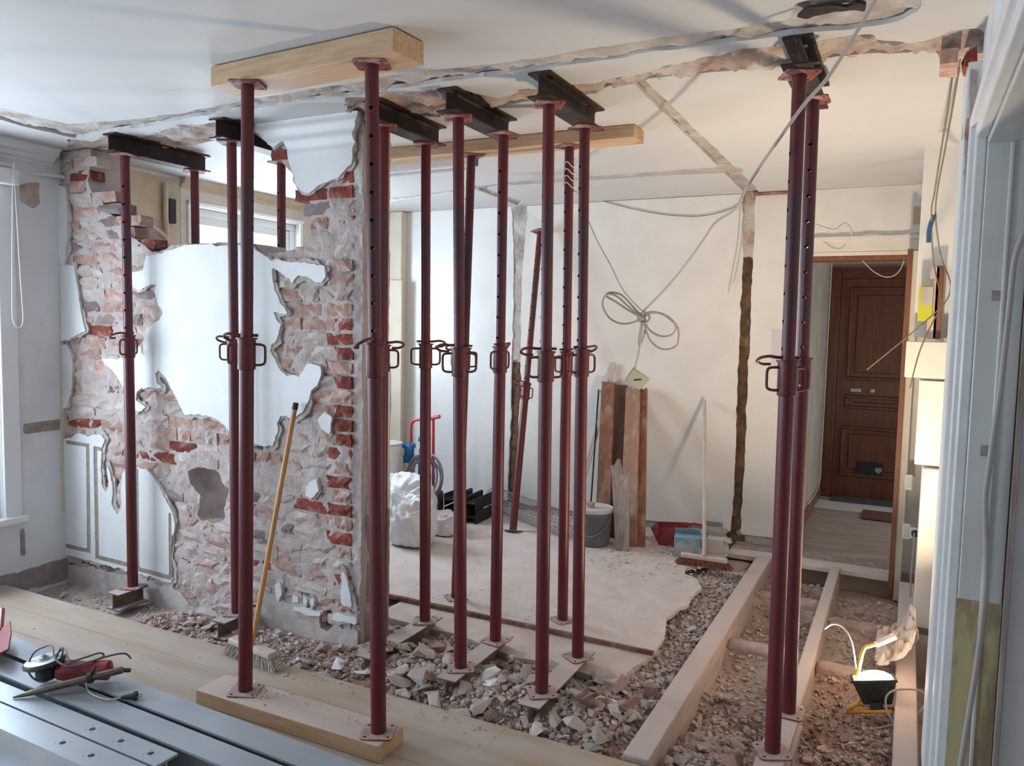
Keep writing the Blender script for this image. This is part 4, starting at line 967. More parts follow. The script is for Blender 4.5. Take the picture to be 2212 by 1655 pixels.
# ---- long steel beams stacked at the front left
def flange_plate(mb, x0, x1, y0, y1, z0, z1, holes, r=.011, n=14):
    xs = [x0]; s = r*1.6
    for hx in holes: xs += [hx-s, hx+s]
    xs.append(x1); hy = (y0+y1)/2
    for k in range(len(xs)-1):
        if k % 2 == 0: mb.box(xs[k], xs[k+1], y0, y1, z0, z1); continue
        mb.box(xs[k], xs[k+1], y0, hy-s, z0, z1); mb.box(xs[k], xs[k+1], hy+s, y1, z0, z1)
        cx, cy = (xs[k]+xs[k+1])/2, hy; ring = []; sq = []
        for i in range(n):
            t = 2*pi*i/n; c, q = cos(t), sin(t); m_ = s/max(abs(c), abs(q))
            ring.append((cx+r*c, cy+r*q)); sq.append((cx+m_*c, cy+m_*q))
        o = len(mb.v)
        for z in (z1, z0):
            mb.v += [(x, y, z) for x, y in sq]+[(x, y, z) for x, y in ring]
        for i in range(n):
            j = (i+1) % n
            mb.f += [(o+i, o+j, o+n+j, o+n+i), (o+2*n+j, o+2*n+i, o+3*n+i, o+3*n+j), (o+n+i, o+n+j, o+3*n+j, o+3*n+i)]
def ipe(y0, y1, x0, x1, holes, label, rot=0, piv=(-2.2, 1.7)):
    mb = MB(); h = .20; yc = (y0+y1)/2; holes = sorted(holes)
    mb.box(x0, x1, y0, y1, 0.001, .009); mb.box(x0, x1, yc-.003, yc+.003, .009, h-.0085)
    flange_plate(mb, x0, x1, y0, y1, h-.0085, h, holes)
    R_ = Matrix.Translation((piv[0], piv[1], 0)) @ Matrix.Rotation(radians(rot), 4, 'Z') @ Matrix.Translation((-piv[0], -piv[1], 0))
    mb.v = [tuple(R_ @ Vector(p)) for p in mb.v]
    me = bpy.data.meshes.new('steel_beam'); me.from_pydata(mb.v, [], mb.f); me.update()
    return tag(link('steel_beam', me, 'steel', None, 0), label, 'beam', 'long grey steel beams stacked on the parquet')
hb3 = [atz(x, y, .2) for x, y in ((213, 1569), (275, 1594), (338, 1621))]; hb4 = [atz(x, y, .2) for x, y in ((133, 1607), (194, 1635))]
RB = -1.6
ipe(1.812, 1.920, -4.3, -.95, [], 'long grey steel beam lying along the floor timber', RB)
ipe(1.692, 1.789, -4.3, -.95, [], 'long grey steel beam under the chisel tip, next to the drilled ones', RB)
ipe(1.583, 1.668, -4.3, -2.02, [p[0] for p in hb3]+[hb3[0][0]-.9, hb3[0][0]-1.05], 'grey steel beam with three bolt holes in its top flange', RB*.6)
ipe(1.474, 1.574, -4.3, -2.02, [p[0] for p in hb4]+[hb4[0][0]-.9], 'outermost grey steel beam with two bolt holes in its top flange', RB*.6)

# ================================================================== TOOLS ON THE BEAMS
def at(p, z): return V(*atz(p[0], p[1], z))
BT = .2005
# angle grinder lying upside down
g0 = at((170, 1462), BT)
gr = thing('angle_grinder', 'red angle grinder with its cable wound round it on the grey beams', 'grinder', g0)
ga = at((128, 1448), BT+.045); gb = at((238, 1448), BT+.045); gd = (gb-ga).normalized()
def gp(t, dz=0): return ga+(gb-ga)*t+V(0, 0, dz)
pts = [gp(t) for t in (0, .15, .35, .5, .8, .97, 1.0)]
MB().tube(pts, [.034, .040, .036, .033, .036, .037, .028], 18).obj('body', 'redplastic', gr)
for k in range(5): MB().tube([gp(.72, .02-.011*k)+V(*( -DN*0))+gd.cross(V(0, 0, 1))*.030*cos(.6*(k-2)), gp(.94, .02-.011*k)+gd.cross(V(0, 0, 1))*.030*cos(.6*(k-2))], .003, 6).obj('vent_rib', 'redplastic', gr)
hc = at((105, 1425), BT+.055); ha = ga-gd*.02
MB().lathe([(.030, -.030), (.040, -.02), (.040, .015), (.032, .022)], c=tuple(ga-gd*.045), n=20).obj('gear_head', 'black', gr)
dc = ga-gd*.055+V(0, 0, .040)
MB().lathe([(.004, .001), (.066, .0), (.067, .003), (.030, .004), (.026, .008), (.004, .008)], c=tuple(dc), n=32, mtx=Matrix.Rotation(.16, 4, gd.cross(V(0, 0, 1)))).obj('grinding_disc', 'grey', gr)
MB().lathe([(.070, -.016), (.074, -.012), (.074, -.004), (.070, .002), (.030, -.014)], c=tuple(dc), n=32, mtx=Matrix.Rotation(.16, 4, gd.cross(V(0, 0, 1)))).obj('disc_guard', 'lampdark', gr)
MB().lathe([(.018, .008), (.018, .012), (.008, .013), (.007, .022), (.003, .022)], c=tuple(dc), n=16).obj('spindle_nut', 'grey', gr)
MB().cyl(gp(1.0), gp(1.0)+gd*.075, .010, .008, 10).obj('cable_sleeve', 'black', gr)
rawc = [(283, 1423), (270, 1412), (240, 1416), (200, 1428), (165, 1437), (140, 1440), (150, 1432), (185, 1420), (215, 1411), (224, 1417), (200, 1428), (150, 1440), (120, 1424), (112, 1396), (95, 1398), (72, 1412), (60, 1445), (75, 1468), (100, 1472), (120, 1450), (135, 1412), (132, 1400), (118, 1430), (108, 1462), (95, 1464), (100, 1445), (128, 1408), (140, 1404), (150, 1432), (165, 1450), (185, 1462), (190, 1468)]
lift = [.05, .075, .085, .085, .08, .085, .095, .095, .085, .07, .085, .095, .11, .13, .12, .10, .06, .02, .012, .04, .12, .135, .09, .02, .015, .04, .11, .12, .10, .06, .035, .03]
pts = [at(p, BT+h) for p, h in zip(rawc, lift)]
MB().tube(smoothpath(pts, 5), .0036, 8).obj('cable', 'cabledark', gr)
tail = [at(p, BT+h) for p, h in (((190, 1468), .03), ((187, 1478), .02), ((190, 1492), .006), ((205, 1503), .006), ((230, 1511), .006), ((250, 1510), .008), ((262, 1507), .01))]
MB().tube(smoothpath(tail, 5), .0036, 8).obj('cable', 'cable', gr)
pg0 = at((262, 1507), BT+.010); pg1 = at((290, 1504), BT+.012); pd = (pg1-pg0).normalized()
pl = MB().tube([pg0, pg0+pd*.02, pg0+pd*.045], [.006, .009, .012], 10).obj('plug', 'black', gr)
q = pg0+pd*.05; sd = pd.cross(V(0, 0, 1))
MB().cyl(q-pd*.006, q+pd*.004, .017, n=12).obj('plug_collar', 'black', pl)
for s in (-1, 1): MB().cyl(q+sd*(.008*s), q+sd*(.008*s)+pd*.022, .0022, n=8).obj('plug_pin', 'grey', pl)
# stone chisel with a knotted cloth strip
c0 = at((28, 1507), BT+.004); c1 = at((265, 1447), BT+.075); cd = (c1-c0); cl = cd.length; cd.normalize()
ch = thing('chisel', 'pointed iron chisel lying across the grey beams', 'chisel', c0)
MB().tube([c0, c0+cd*.03, c0+cd*.10, c0+cd*.16, c0+cd*(cl-.005), c1], [.003, .008, .013, .0135, .0135, .012], 8).obj('shank', 'bar', ch, smooth=25)
kk = c0+cd*(cl*.70)
MB().lathe([(.011, -.012), (.019, -.008), (.020, .0), (.018, .008), (.011, .012)], c=tuple(kk), n=14, mtx=cd.to_track_quat('Z', 'Y').to_matrix().to_4x4()).obj('cloth_knot', 'black', ch)
MB().tube([kk+V(0, 0, .012), kk+V(.006, .01, .03), kk+V(.014, .012, .042)], [.007, .006, .003], 8).obj('cloth_end', 'black', ch)
# red shovel blade corner at the picture's edge
r0 = at((17, 1402), BT+.07); rr = [V(0, 0, 0), V(-.09, -.06, -.055), V(-.16, -.02, -.07), V(-.30, .10, -.06), V(-.26, .16, .01), V(-.10, .07, .02)]
pan = MB(); pv = [r0+p for p in rr]; pan.add(pv+[p+V(0, .004, -.008) for p in pv], [(0, 1, 2, 3, 4, 5), (11, 10, 9, 8, 7, 6)]+[(i, (i+1) % 6, 6+(i+1) % 6, 6+i) for i in range(6)])
dpn = thing('dustpan', 'red dustpan tilted on the beams next to the grinder', 'dustpan', r0+V(-.15, 0, -.07))
pan.obj('pan', 'redplastic', dpn)
MB().tube([r0+V(-.28, .13, -.03), r0+V(-.36, .18, -.01), r0+V(-.44, .23, .0)], .012, 10).obj('handle', 'redplastic', dpn)

# ================================================================== BROOMS
def broom(label, top, mid, hd, hl, bw, hmat, capm, blk, br, rows, group, bl=.055):
    """top: end of the handle, mid: where it meets the block, hd: block direction"""
    e = thing('broom', label, 'broom', V(mid[0], mid[1], 0), group)
    top = V(*top); mid = V(*mid); hd = V(*hd).normalized(); d = (top-mid).normalized()
    MB().cyl(mid-d*.01, top-d*.035, .0125, n=14).obj('handle', hmat, e)
    if capm: MB().cyl(top-d*.036, top, .0145, n=14).obj('handle_cap', capm, e)
    n = V(-hd.y, hd.x, 0)
    MB().prism([(-hl/2, -bw/2), (hl/2, -bw/2), (hl/2+.006, 0), (hl/2, bw/2), (-hl/2, bw/2), (-hl/2-.006, 0)], mid+V(0, 0, -.008), hd, n, (0, 0, -.028)).obj('brush_block', blk, e, bevel=.006)
    tf = MB(); rr_ = random.Random(3); b0 = mid.z-.034
    for i in range(rows):
        for j in range(4):
            for k in range(5):
                u = (i+.5)/rows*hl-hl/2; v = (j-1.5)*bw/4.6
                s = mid+hd*(u+rr_.uniform(-.005, .005))+n*(v+rr_.uniform(-.004, .004)); s.z = b0
                t = s+hd*(u*.28+rr_.uniform(-.014, .014))+n*(v*.7+rr_.uniform(-.016, .016)); t.z = max(.004+mid.z-.034-bl, b0-bl)+rr_.uniform(0, .008)
                w = hd*.0035
                tf.add([s-w, s+w, t+w*.6, t-w*.6, s-n*.0035, s+n*.0035, t+n*.002, t-n*.002], [(0, 1, 2, 3), (4, 5, 6, 7)])
    o = tf.obj('bristles', br, e, smooth=0); o['kind'] = 'stuff'
    return e
bm_ = atz(545, 1388, .09); bt = aty(639, 871, Y0-.05)
hdv = atz(590, 1412, .07)-atz(490, 1372, .07)
broom('broom with orange handle and black cap leaning on the brick wall', bt, bm_, hdv, .30, .055, 'woodh', 'black', 'woodpale', 'bristle', 26, None)
bm2 = atz(1521, 1198, .085); bt2 = aty(1522, 858, YB-.012)
broom('pale dusty broom leaning on the far white wall beside the cartons', bt2, bm2, (1, 0.02, 0), .30, .05, 'woodpale', None, 'woodpale', 'bristlered', 26, None)

# ================================================================== THINGS IN THE BACK ROOM
# sack trolley with gas cylinders and hose
yt = atz(945, 1104, 0)[1]
def tp(x, y, dy=0): return V(*aty(x, y, yt+dy))
tr = thing('gas_trolley', 'bright red sack trolley carrying gas cylinders and hoses', 'trolley', V(tp(920, 1100).x, yt, 0))
fr = [tp(888, 1098), tp(888, 1040), tp(888, 960), tp(888, 925), tp(891, 912), tp(900, 907), tp(915, 906), tp(948, 901)]
MB().tube(smoothpath(fr, 4), .013, 12).obj('frame_tube', 'redpaint', tr)
MB().tube([tp(936, 1100), tp(936, 1000), tp(936, 906)], .013, 12).obj('frame_tube', 'redpaint', tr)
MB().tube([tp(930, 904, -.02), tp(950, 900, -.02)], .016, 12).obj('hand_grip', 'redpaint', tr)
for yy in (1000, 1060, 1092): MB().tube([tp(888, yy), tp(936, yy)], .010, 10).obj('cross_bar', 'redpaint', tr)
for (x, y, dy) in ((951, 1084, -.05), (897, 1084, .10)):
    c = tp(x, y, dy); rad = abs(c.z)+.0 if c.z > .03 else .08
    w = MB().lathe([(rad*.55, -.018), (rad*.9, -.022), (rad, -.012), (rad, .012), (rad*.9, .022), (rad*.55, .018)], n=28, mtx=Matrix.Translation(c) @ Matrix.Rotation(radians(35), 4, 'Z') @ Matrix.Rotation(pi/2, 4, 'Y')).obj('wheel', 'tyre', tr)
    MB().lathe([(rad*.15, -.024), (rad*.56, -.016), (rad*.56, .016), (rad*.15, .024)], n=20, mtx=Matrix.Translation(c) @ Matrix.Rotation(radians(35), 4, 'Z') @ Matrix.Rotation(pi/2, 4, 'Y')).obj('wheel_hub', 'grey', w)
MB().tube([tp(951, 1084, -.05), tp(897, 1084, .10)], .008, 8).obj('axle', 'grey', tr)
MB().box(tp(885, 1095).x, tp(938, 1095).x, yt-.22, yt-.02, .012, .022).obj('toe_plate', 'redpaint', tr)
def bottle(cx_px, r, ztop_px, dy, label, bodym, collarm):
    c = tp(cx_px, 1090, dy); zt = tp(cx_px, ztop_px, dy).z; hb = zt-.15
    e = thing('gas_cylinder', label, 'gas cylinder', (c.x, c.y, .024))
    MB().lathe([(r*.85, .024), (r, .04), (r, hb-.07), (r*.88, hb-.02), (r*.55, hb), (r*.25, hb+.01)], c=(c.x, c.y, 0), n=26).obj('body', bodym, e)
    MB().cyl((c.x, c.y, hb), (c.x, c.y, hb+.05), .016, n=12).obj('valve', 'brass', e)
    MB().tube([(c.x-.02, c.y, hb+.04), (c.x+.03, c.y-.01, hb+.05)], .012, 10).obj('valve_wheel', 'black', e)
    gd_ = MB(); n = 22
    for i in range(n):
        t0, t1 = 2*pi*i/n, 2*pi*(i+1)/n
        for (z0, z1) in (((hb-.02, hb+.05), (hb+.115, hb+.15)) if i % 11 < 6 else ((hb-.02, hb+.15),)):
            rr0, rr1 = r*(.74+.22*(z0-hb)/.15), r*(.74+.22*(z1-hb)/.15)
            gd_.add([(c.x+rr0*cos(t0), c.y+rr0*sin(t0), z0), (c.x+rr0*cos(t1), c.y+rr0*sin(t1), z0), (c.x+rr1*cos(t1), c.y+rr1*sin(t1), z1), (c.x+rr1*cos(t0), c.y+rr1*sin(t0), z1)], [(0, 1, 2, 3)])
    o = gd_.obj('valve_guard', collarm, e); sm = o.modifiers.new('thick', 'SOLIDIFY'); sm.thickness = .006
    return e
bottle(882, .055, 958, -.12, 'grey gas cylinder with a bright blue valve guard on the trolley', 'gasgrey', 'bluepl')
bottle(914, .045, 944, -.10, 'smaller blue gas cylinder at the back of the trolley', 'bluepl', 'bluepl')
hs = thing('hose_coil', 'coiled grey and orange welding hose hanging on the trolley', 'hose', tp(918, 1095, -.2))
for k, (cx_, cy_, rx, ry, dy) in enumerate(((905, 1030, 26, 46, -.22), (909, 1032, 31, 50, -.205), (912, 1028, 34, 48, -.235), (918, 1030, 38, 52, -.21), (921, 1026, 36, 47, -.225), (914, 1034, 40, 46, -.195), (924, 1030, 34, 50, -.24))):
    c = [tp(cx_+rx*cos(t)*.95, cy_+ry*sin(t), dy-.03+.02*sin(2*t+k)) for t in np.linspace(0, 2*pi, 22, endpoint=False)]
    MB().tube(c, .0075, 8, closed=True).obj('hose_loop', 'hose', hs)
# white tub behind the wall end
c = aty(835, 1040, 5.2); zt = aty(850, 962, 5.2)[2]
tb = thing('plastic_tub', 'white plastic tub half hidden behind the brick wall end', 'tub', (c[0], 5.2, 0))
MB().lathe([(.085, 0.002), (.10, .02), (.125, zt*.55), (.130, zt-.05), (.130, zt-.04), (.14, zt-.038), (.14, zt)], c=(c[0]-.02, 5.2, 0), n=32).obj('body', 'white', tb)
MB().lathe([(.141, zt), (.145, zt+.003), (.145, zt+.016), (.13, zt+.020)], c=(c[0]-.02, 5.2, 0), n=32).obj('lid', 'lid', tb)
# rubble sacks
def sack(px, zc, rx, ry, rz, seed, label, lean=0):
    p = atz(px[0], px[1], 0); bm = bmesh.new(); bmesh.ops.create_icosphere(bm, subdivisions=5, radius=1)
    P = np.array([v.co[:] for v in bm.verts])
    th = np.arctan2(P[:, 1], P[:, 0]); ph = P[:, 2]
    P = np.sign(P)*np.abs(P)**.80
    r = 1+.13*fbm(P[:, 0]+seed, P[:, 1]+P[:, 2]*1.3, 1.2, seed+8, 2); fold = 0
    for k, nd in enumerate(((.75, -.25, .62), (-.55, -.35, .76), (.15, -.85, .35))):
        nd = np.array(nd)/np.linalg.norm(nd); pn = P/np.linalg.norm(P, axis=1)[:, None]; al = np.arccos(np.clip(pn @ nd, -1, 1))
        e1 = np.cross(nd, [0, 0, 1.0]); e1 /= np.linalg.norm(e1); e2 = np.cross(nd, e1); az = np.arctan2(pn @ e2, pn @ e1)
        w = np.abs(np.sin((4.5+k)*az+2.6*fbm(az, al, 1.6, seed+k, 2)+k))
        fold = fold+(.22-.28*w**.6)*np.exp(-al*1.3)*np.clip(al*3, 0, 1)+(.30 if k < 2 else .0)*np.exp(-(al/.22)**2)
    P = P*(r+fold)[:, None]
    P[:, 2] = np.where(P[:, 2] < -.55, -.55+(P[:, 2]+.55)*.15, P[:, 2])
    P[:, 0] *= rx; P[:, 1] *= ry; P[:, 2] *= rz; P[:, 2] -= P[:, 2].min()
    P[:, 0] += lean*P[:, 2]
    for v, q in zip(bm.verts, P): v.co = (q[0]+p[0], q[1]+p[1]+ry*.6, q[2]+.004)
    bmesh.ops.smooth_vert(bm, verts=bm.verts, factor=.4, use_axis_x=True, use_axis_y=True, use_axis_z=True); me = bpy.data.meshes.new('rubble_sack'); bm.to_mesh(me); bm.free()
    return tag(link('rubble_sack', me, 'sack', None, 180), label, 'sack', None)
sack((862, 1146), 0, .22, .17, .25, 3, 'bulky white rubble sack standing against the trolley')
sack((876, 1182), 0, .17, .16, .22, 9, 'crumpled white rubble sack in front of the other sacks')
sack((948, 1158), 0, .11, .10, .11, 14, 'small flat white rubble sack lying on the dusty board')
# pile of short dark H beams
q0 = atz(1012, 1092, .2); q1 = atz(1064, 1069, .2); hd_ = np.array([q1[0]-q0[0], q1[1]-q0[1], 0]); hd_ /= np.linalg.norm(hd_)
sd_ = np.array([hd_[1], -hd_[0], 0]); base = atz(1030, 1134, 0)
nlab = ['outer', 'middle', 'inner']
for k in range(3):
    for lev in range(2):
        p = np.array([base[0], base[1], 0])-sd_*(.055+k*.108+(.02 if lev else 0))+np.array([0, 0, .002+lev*.101+.0])+hd_*(.03*lev+.02*k)
        ibeam('steel_beam', p, p+hd_*.31, .098, .10, .008, .006, 'darkst', '%s dark steel beam in the %s layer of the pile before the far wall' % (nlab[k], 'upper' if lev else 'bottom'), 'beam', 'dark steel beams piled by the far wall', roll=pi/2)
# roll of welded wire mesh
w0 = np.array(aty(1066, 1060, 5.83)); w1 = np.array(atz(1232, 1166, 0)); R_ = .095
w0[2] = R_+.004; w1[2] = R_+.004; wd = (w1-w0); wl = np.linalg.norm(wd); wd /= wl; ws = np.cross(wd, [0, 0, 1])
wm = MB()
for i in range(22):
    t = 2*pi*i/22; o = ws*(R_*cos(t))+np.array([0, 0, R_*sin(t)]); wm.tube([V(*(w0+o)), V(*(w1+o))], .0019, 4)
for i in range(int(wl/.045)):
    c = w0+wd*(i*.045+.02)
    wm.tube([V(*(c+ws*(R_*cos(t))+np.array([0, 0, R_*sin(t)]))) for t in np.linspace(0, 2*pi, 18, endpoint=False)], .0017, 4, closed=True)
for i in range(6):
    wm.tube([V(*(w0+wd*.01+ws*(R_*(.9-.1*i)*cos(t))+np.array([0, 0, R_*(.9-.1*i)*sin(t)-.008*i]))) for t in np.linspace(0, 2*pi, 18, endpoint=False)], .0017, 4, closed=True)
tag(wm.obj('wire_mesh_roll', 'wire', None), 'roll of grey welded wire mesh lying before the far wall', 'wire mesh')
# grey bucket with lid
bc = atz(1277, 1184, 0); bx, by = bc[0]-.03, bc[1]+.115; bh = aty(1277, 1098, by)[2]
bk = thing('bucket', 'dark grey plastic bucket with dusty white lid and wire handle', 'bucket', (bx, by, 0))
MB().lathe([(.112, .004), (.118, .01), (.126, bh*.5), (.130, bh-.04), (.136, bh-.038), (.136, bh-.006), (.131, bh)], c=(bx, by, 0), n=36).obj('body', 'bucket', bk)
MB().lathe([(.139, bh-.012), (.141, bh-.004), (.141, bh+.012), (.134, bh+.016), (.128, bh+.008), (.02, bh+.008)], c=(bx, by, 0), n=36).obj('lid', 'lid', bk)
hp_ = [V(bx-.136, by, bh-.03)]+[V(bx-.136*cos(t), by-.14*sin(t)*.9, bh-.03-.15*sin(t)) for t in np.linspace(.15, pi-.15, 14)]+[V(bx+.136, by, bh-.03)]
MB().tube(hp_, .003, 6).obj('handle', 'wire', bk)
tag(MB().box(bx-.05, bx+.0, by-.03, by+.02, bh+.017, bh+.045).obj('brick_piece', 'frag_r', None, bevel=.004), 'small brick piece lying on the bucket lid', 'brick')
# boards leaning on the far wall
def quadboard(name, m, BL, BR, TR, TL, ytop, label, cat, group=None, thick=.024, yb=None, jag=0, ybot=0):
    if yb is None: a, b = V(*atz(*BL, .003)), V(*atz(*BR, .003)); b.y = a.y = min(a.y, b.y)
    else: a, b = V(*aty(*BL, yb)), V(*aty(*BR, yb)); a.z = b.z = .003
    c, d = V(*aty(*TR, ytop)), V(*aty(*TL, ytop))
    k = 9 if jag else 1; rr_ = random.Random(int(BL[0])); top = []
    for i in range(k+1):
        t = i/k; p = d.lerp(c, t)
        if jag: p = p+V(0, 0, rr_.uniform(-jag, jag*.4)-(jag*1.2 if t > .5 else 0)+.6*jag*(1-abs(t-.4)*2))
        top.append(p)
    n = (b-a).cross(d-a).normalized()
    if n.y < 0: n = -n
    fr_ = [a, b]+top[::-1]; N = len(fr_); mb = MB()
    mb.add(fr_+[p+n*thick for p in fr_], [tuple(range(N)), tuple(range(2*N-1, N-1, -1))]+[(i, (i+1) % N, N+(i+1) % N, N+i) for i in range(N)])
    return tag(mb.obj(name, m, None, 30, .002), label, cat, group)
GP = 'boards leaning on the far wall'
yb1 = atz(1330, 1186, 0)[1]
quadboard('plank', 'woodred', (1284, 1160), (1314, 1160), (1328, 826), (1300, 824), YB-.088, 'red-brown plank leaning behind the bucket', 'plank', GP, yb=yb1+.20)
quadboard('plank', 'wooddull', (1316, 1165), (1340, 1165), (1354, 832), (1327, 830), YB-.042, 'dull brown plank leaning between the red-brown and the pale one', 'plank', GP, yb=yb1+.27)
quadboard('plank', 'woodbrown', (1338, 1180), (1374, 1182), (1382, 842), (1352, 838), YB-.12, 'pale scuffed plank leaning under the hanging socket box', 'plank', GP, yb=yb1+.12)
quadboard('plank', 'woodred', (1376, 1184), (1392, 1182), (1397, 838), (1383, 838), YB-.06, 'narrow red-brown moulded board at the end of the leaning boards', 'plank', GP, yb=yb1+.14, thick=.03)
quadboard('plank', 'woodgrey', (1329, 1188), (1357, 1188), (1360, 1000), (1320, 1000), yb1+.10, 'short grey plank with a splintered top end leaning on the taller boards', 'plank', GP, yb=yb1-.02, jag=.045)
p0 = aty(1238, 1100, 5.82); p0[2] = .003; p1 = aty(1326, 787, YB-.028)
mb = MB(); d_ = V(*p1)-V(*p0); s_ = V(1, 0, .25).normalized(); mb.prism([(-.02, 0), (.02, 0), (.02, .012), (-.02, .012)], V(*p0), s_, V(0, 1, 0), d_)
tag(mb.obj('lath', 'woodpale', None), 'thin pale lath leaning askew behind the props', 'lath')
tag(MB().tube([V(aty(1274, 1110, 5.74)[0], 5.74, .004), V(*aty(1293, 842, YB-.012))], .007, 8).obj('iron_rod', 'black', None), 'thin black rod leaning on the far wall behind the bucket', 'rod')
# dustpan and cartons
dq = atz(1440, 1180, 0); yd = dq[1]
def rp_(x, y, yy): return V(*aty(x, y, yy))
rd = thing('dustpan', 'red plastic dustpan on the floor between planks and cartons', 'dustpan', (dq[0], yd+.05, 0))
wv = [rp_(1422, 1183, yd), rp_(1462, 1185, yd), rp_(1474, 1142, yd+.02), rp_(1405, 1140, yd+.02)]
for p in wv[:2]: p.z = .004
mb = MB(); back_ = [p+V(0, .20, 0) for p in wv]
mb.add(wv+back_, [(0, 1, 2, 3), (0, 3, 7, 4), (1, 5, 6, 2), (0, 4, 5, 1), (4, 7, 6, 5)]); o = mb.obj('pan', 'redplastic', rd); sm = o.modifiers.new('t', 'SOLIDIFY'); sm.thickness = .005
MB().tube([wv[2]+V(-.02, .1, 0), wv[2]+V(.05, .14, .01), wv[2]+V(.11, .16, .0)], .010, 10).obj('handle', 'redplastic', rd)
def carton(x0, y0, x1, y1, m, label, dep, rot=0, flap=True):
    a = atz(x0, y1, 0); yy = a[1]; w = aty(x1, y1, yy)[0]-a[0]; h = aty(x0, y0, yy)[2]
    e = thing('carton', label, 'carton', (a[0]+w/2, yy+dep/2, 0), 'small cartons on the rubble by the far wall'); R3 = Matrix.Translation((a[0]+w/2, yy+dep/2, .003)) @ Matrix.Rotation(radians(rot), 4, 'Z')
    MB().box(-w/2, w/2, -dep/2, dep/2, 0, h, R3).obj('box', m, e, bevel=.003)
    if flap:
        MB().box(-w/2, w/2, -.003, .0, 0, .05, R3 @ Matrix.Translation((0, dep/2, h)) @ Matrix.Rotation(.6, 4, 'X')).obj('flap', m, e)
        MB().box(0, .05, -dep/2, dep/2, -.003, 0, R3 @ Matrix.Translation((w/2, 0, h)) @ Matrix.Rotation(.4, 4, 'Y')).obj('flap', m, e)
carton(1452, 1158, 1506, 1200, 'cardblue', 'dented blue and white carton beside the broom head', .12, 12)
carton(1486, 1146, 1516, 1180, 'cardgrey', 'grey-blue carton behind the blue one', .10, -5, False)
carton(1524, 1163, 1560, 1196, 'cardwhite', 'pale dusty carton behind the broom handle', .11, 6)
carton(1520, 1140, 1556, 1170, 'cardgrey', 'flattened grey carton against the far wall', .08, 3)
# strip light under the rear ceiling
a = atz(1028, 349, ZC-.03); b_ = a[0]
sl = thing('strip_light', 'white strip light with dark blue end cap under the rear ceiling', 'lamp', (b_-.6, a[1], ZC-.03))
MB().box(b_-1.22, b_-.03, a[1]-.025, a[1]+.03, ZC-.05, ZC-.004).obj('housing', 'tube', sl, bevel=.004)
MB().box(b_-.03, b_, a[1]-.028, a[1]+.032, ZC-.052, ZC-.004).obj('end_cap', 'bluecap', sl, bevel=.003)
MB().cyl((b_-1.2, a[1], ZC-.072), (b_-.05, a[1], ZC-.072), .013, n=14).obj('tube', 'tube', sl)
MB().box(b_-.055, b_-.035, a[1]-.018, a[1]+.018, ZC-.09, ZC-.05).obj('tube_holder', 'white', sl)

# ---- hanging cable bundle with a socket box
yc = 4.4
hb = thing('hanging_cable', 'grey cable with tied loops and an olive socket box hanging from the ceiling', 'cable', V(*aty(1390, 690, yc)))
path = [(1905, -30), (1890, 0), (1850, 70), (1790, 165), (1740, 222), (1690, 290), (1640, 362), (1610, 410), (1590, 450), (1545, 482), (1522, 515), (1490, 560), (1450, 610), (1412, 650), (1390, 672)]
pts = []
for k, (x, y) in enumerate(path):
    d = ray(x, y); tt = k/(len(path)-1)
    Yk = (2.40, 2.44, 2.52, 2.64, 2.72, 2.80, 2.95, 3.1, 3.25, 3.5, 3.65, 3.85, 4.05, 4.28, 4.4)[k]
    p = aty(x, y, Yk)
    if p[2] > ZC-.012: p = atz(x, y, ZC-.012)
    pts.append(V(*p))
MB().tube(smoothpath(pts, 6), .0062, 8).obj('cable', 'cable', hb)
def cpx(L_, dy): return [V(*aty(x, y, yc+dy)) for x, y in L_]
for k, L_ in enumerate((((1385, 690), (1350, 700), (1320, 690), (1303, 665), (1304, 645), (1315, 635), (1335, 642), (1360, 665), (1385, 685)),
        ((1388, 686), (1360, 672), (1330, 652), (1310, 640), (1318, 632), (1340, 636), (1358, 652), (1372, 668), (1386, 682)),
        ((1390, 680), (1410, 674), (1435, 680), (1455, 695), (1460, 712), (1448, 725), (1425, 726), (1402, 712), (1392, 690)),
        ((1392, 682), (1420, 676), (1445, 688), (1464, 708), (1466, 735), (1458, 750), (1432, 755), (1408, 740), (1396, 715), (1392, 695)),
        ((1392, 680), (1395, 700), (1390, 730), (1382, 746), (1380, 735), (1384, 710), (1388, 690)))):
    MB().tube(smoothpath(cpx(L_, .012*k-.02), 5, True), .0058, 8, closed=True).obj('cable_loop', 'cable', hb)
MB().tube(smoothpath(cpx(((1388, 675), (1378, 690), (1392, 698), (1404, 688), (1396, 676)), 0), 5, True), .007, 8, closed=True).obj('cable_tie', 'cable', hb)
MB().tube(smoothpath(cpx(((1390, 690), (1384, 735), (1378, 770), (1371, 796), (1370, 806)), 0), 5), .005, 8).obj('cable', 'cable', hb)
bc_ = V(*aty(1377, 820, yc)); RM = Matrix.Translation(bc_) @ Matrix.Rotation(radians(20), 4, 'Z') @ Matrix.Rotation(radians(33), 4, 'Y')
so = MB().box(-.062, .062, -.022, .022, -.045, .045, RM).obj('socket_box', 'outlet', hb, bevel=.006)
MB().box(-.004, .004, -.0235, -.021, -.022, .022, RM @ Matrix.Rotation(.9, 4, 'Y')).obj('socket_slot', 'black', so)
MB().box(.05, .066, -.026, .02, -.05, -.03, RM).obj('box_clip', 'black', so)
MB().tube(smoothpath(cpx(((1268, 470), (1290, 520), (1320, 575), (1345, 625), (1375, 660), (1388, 672)), 0), 5), .0035, 6).obj('cable', 'cable', hb)
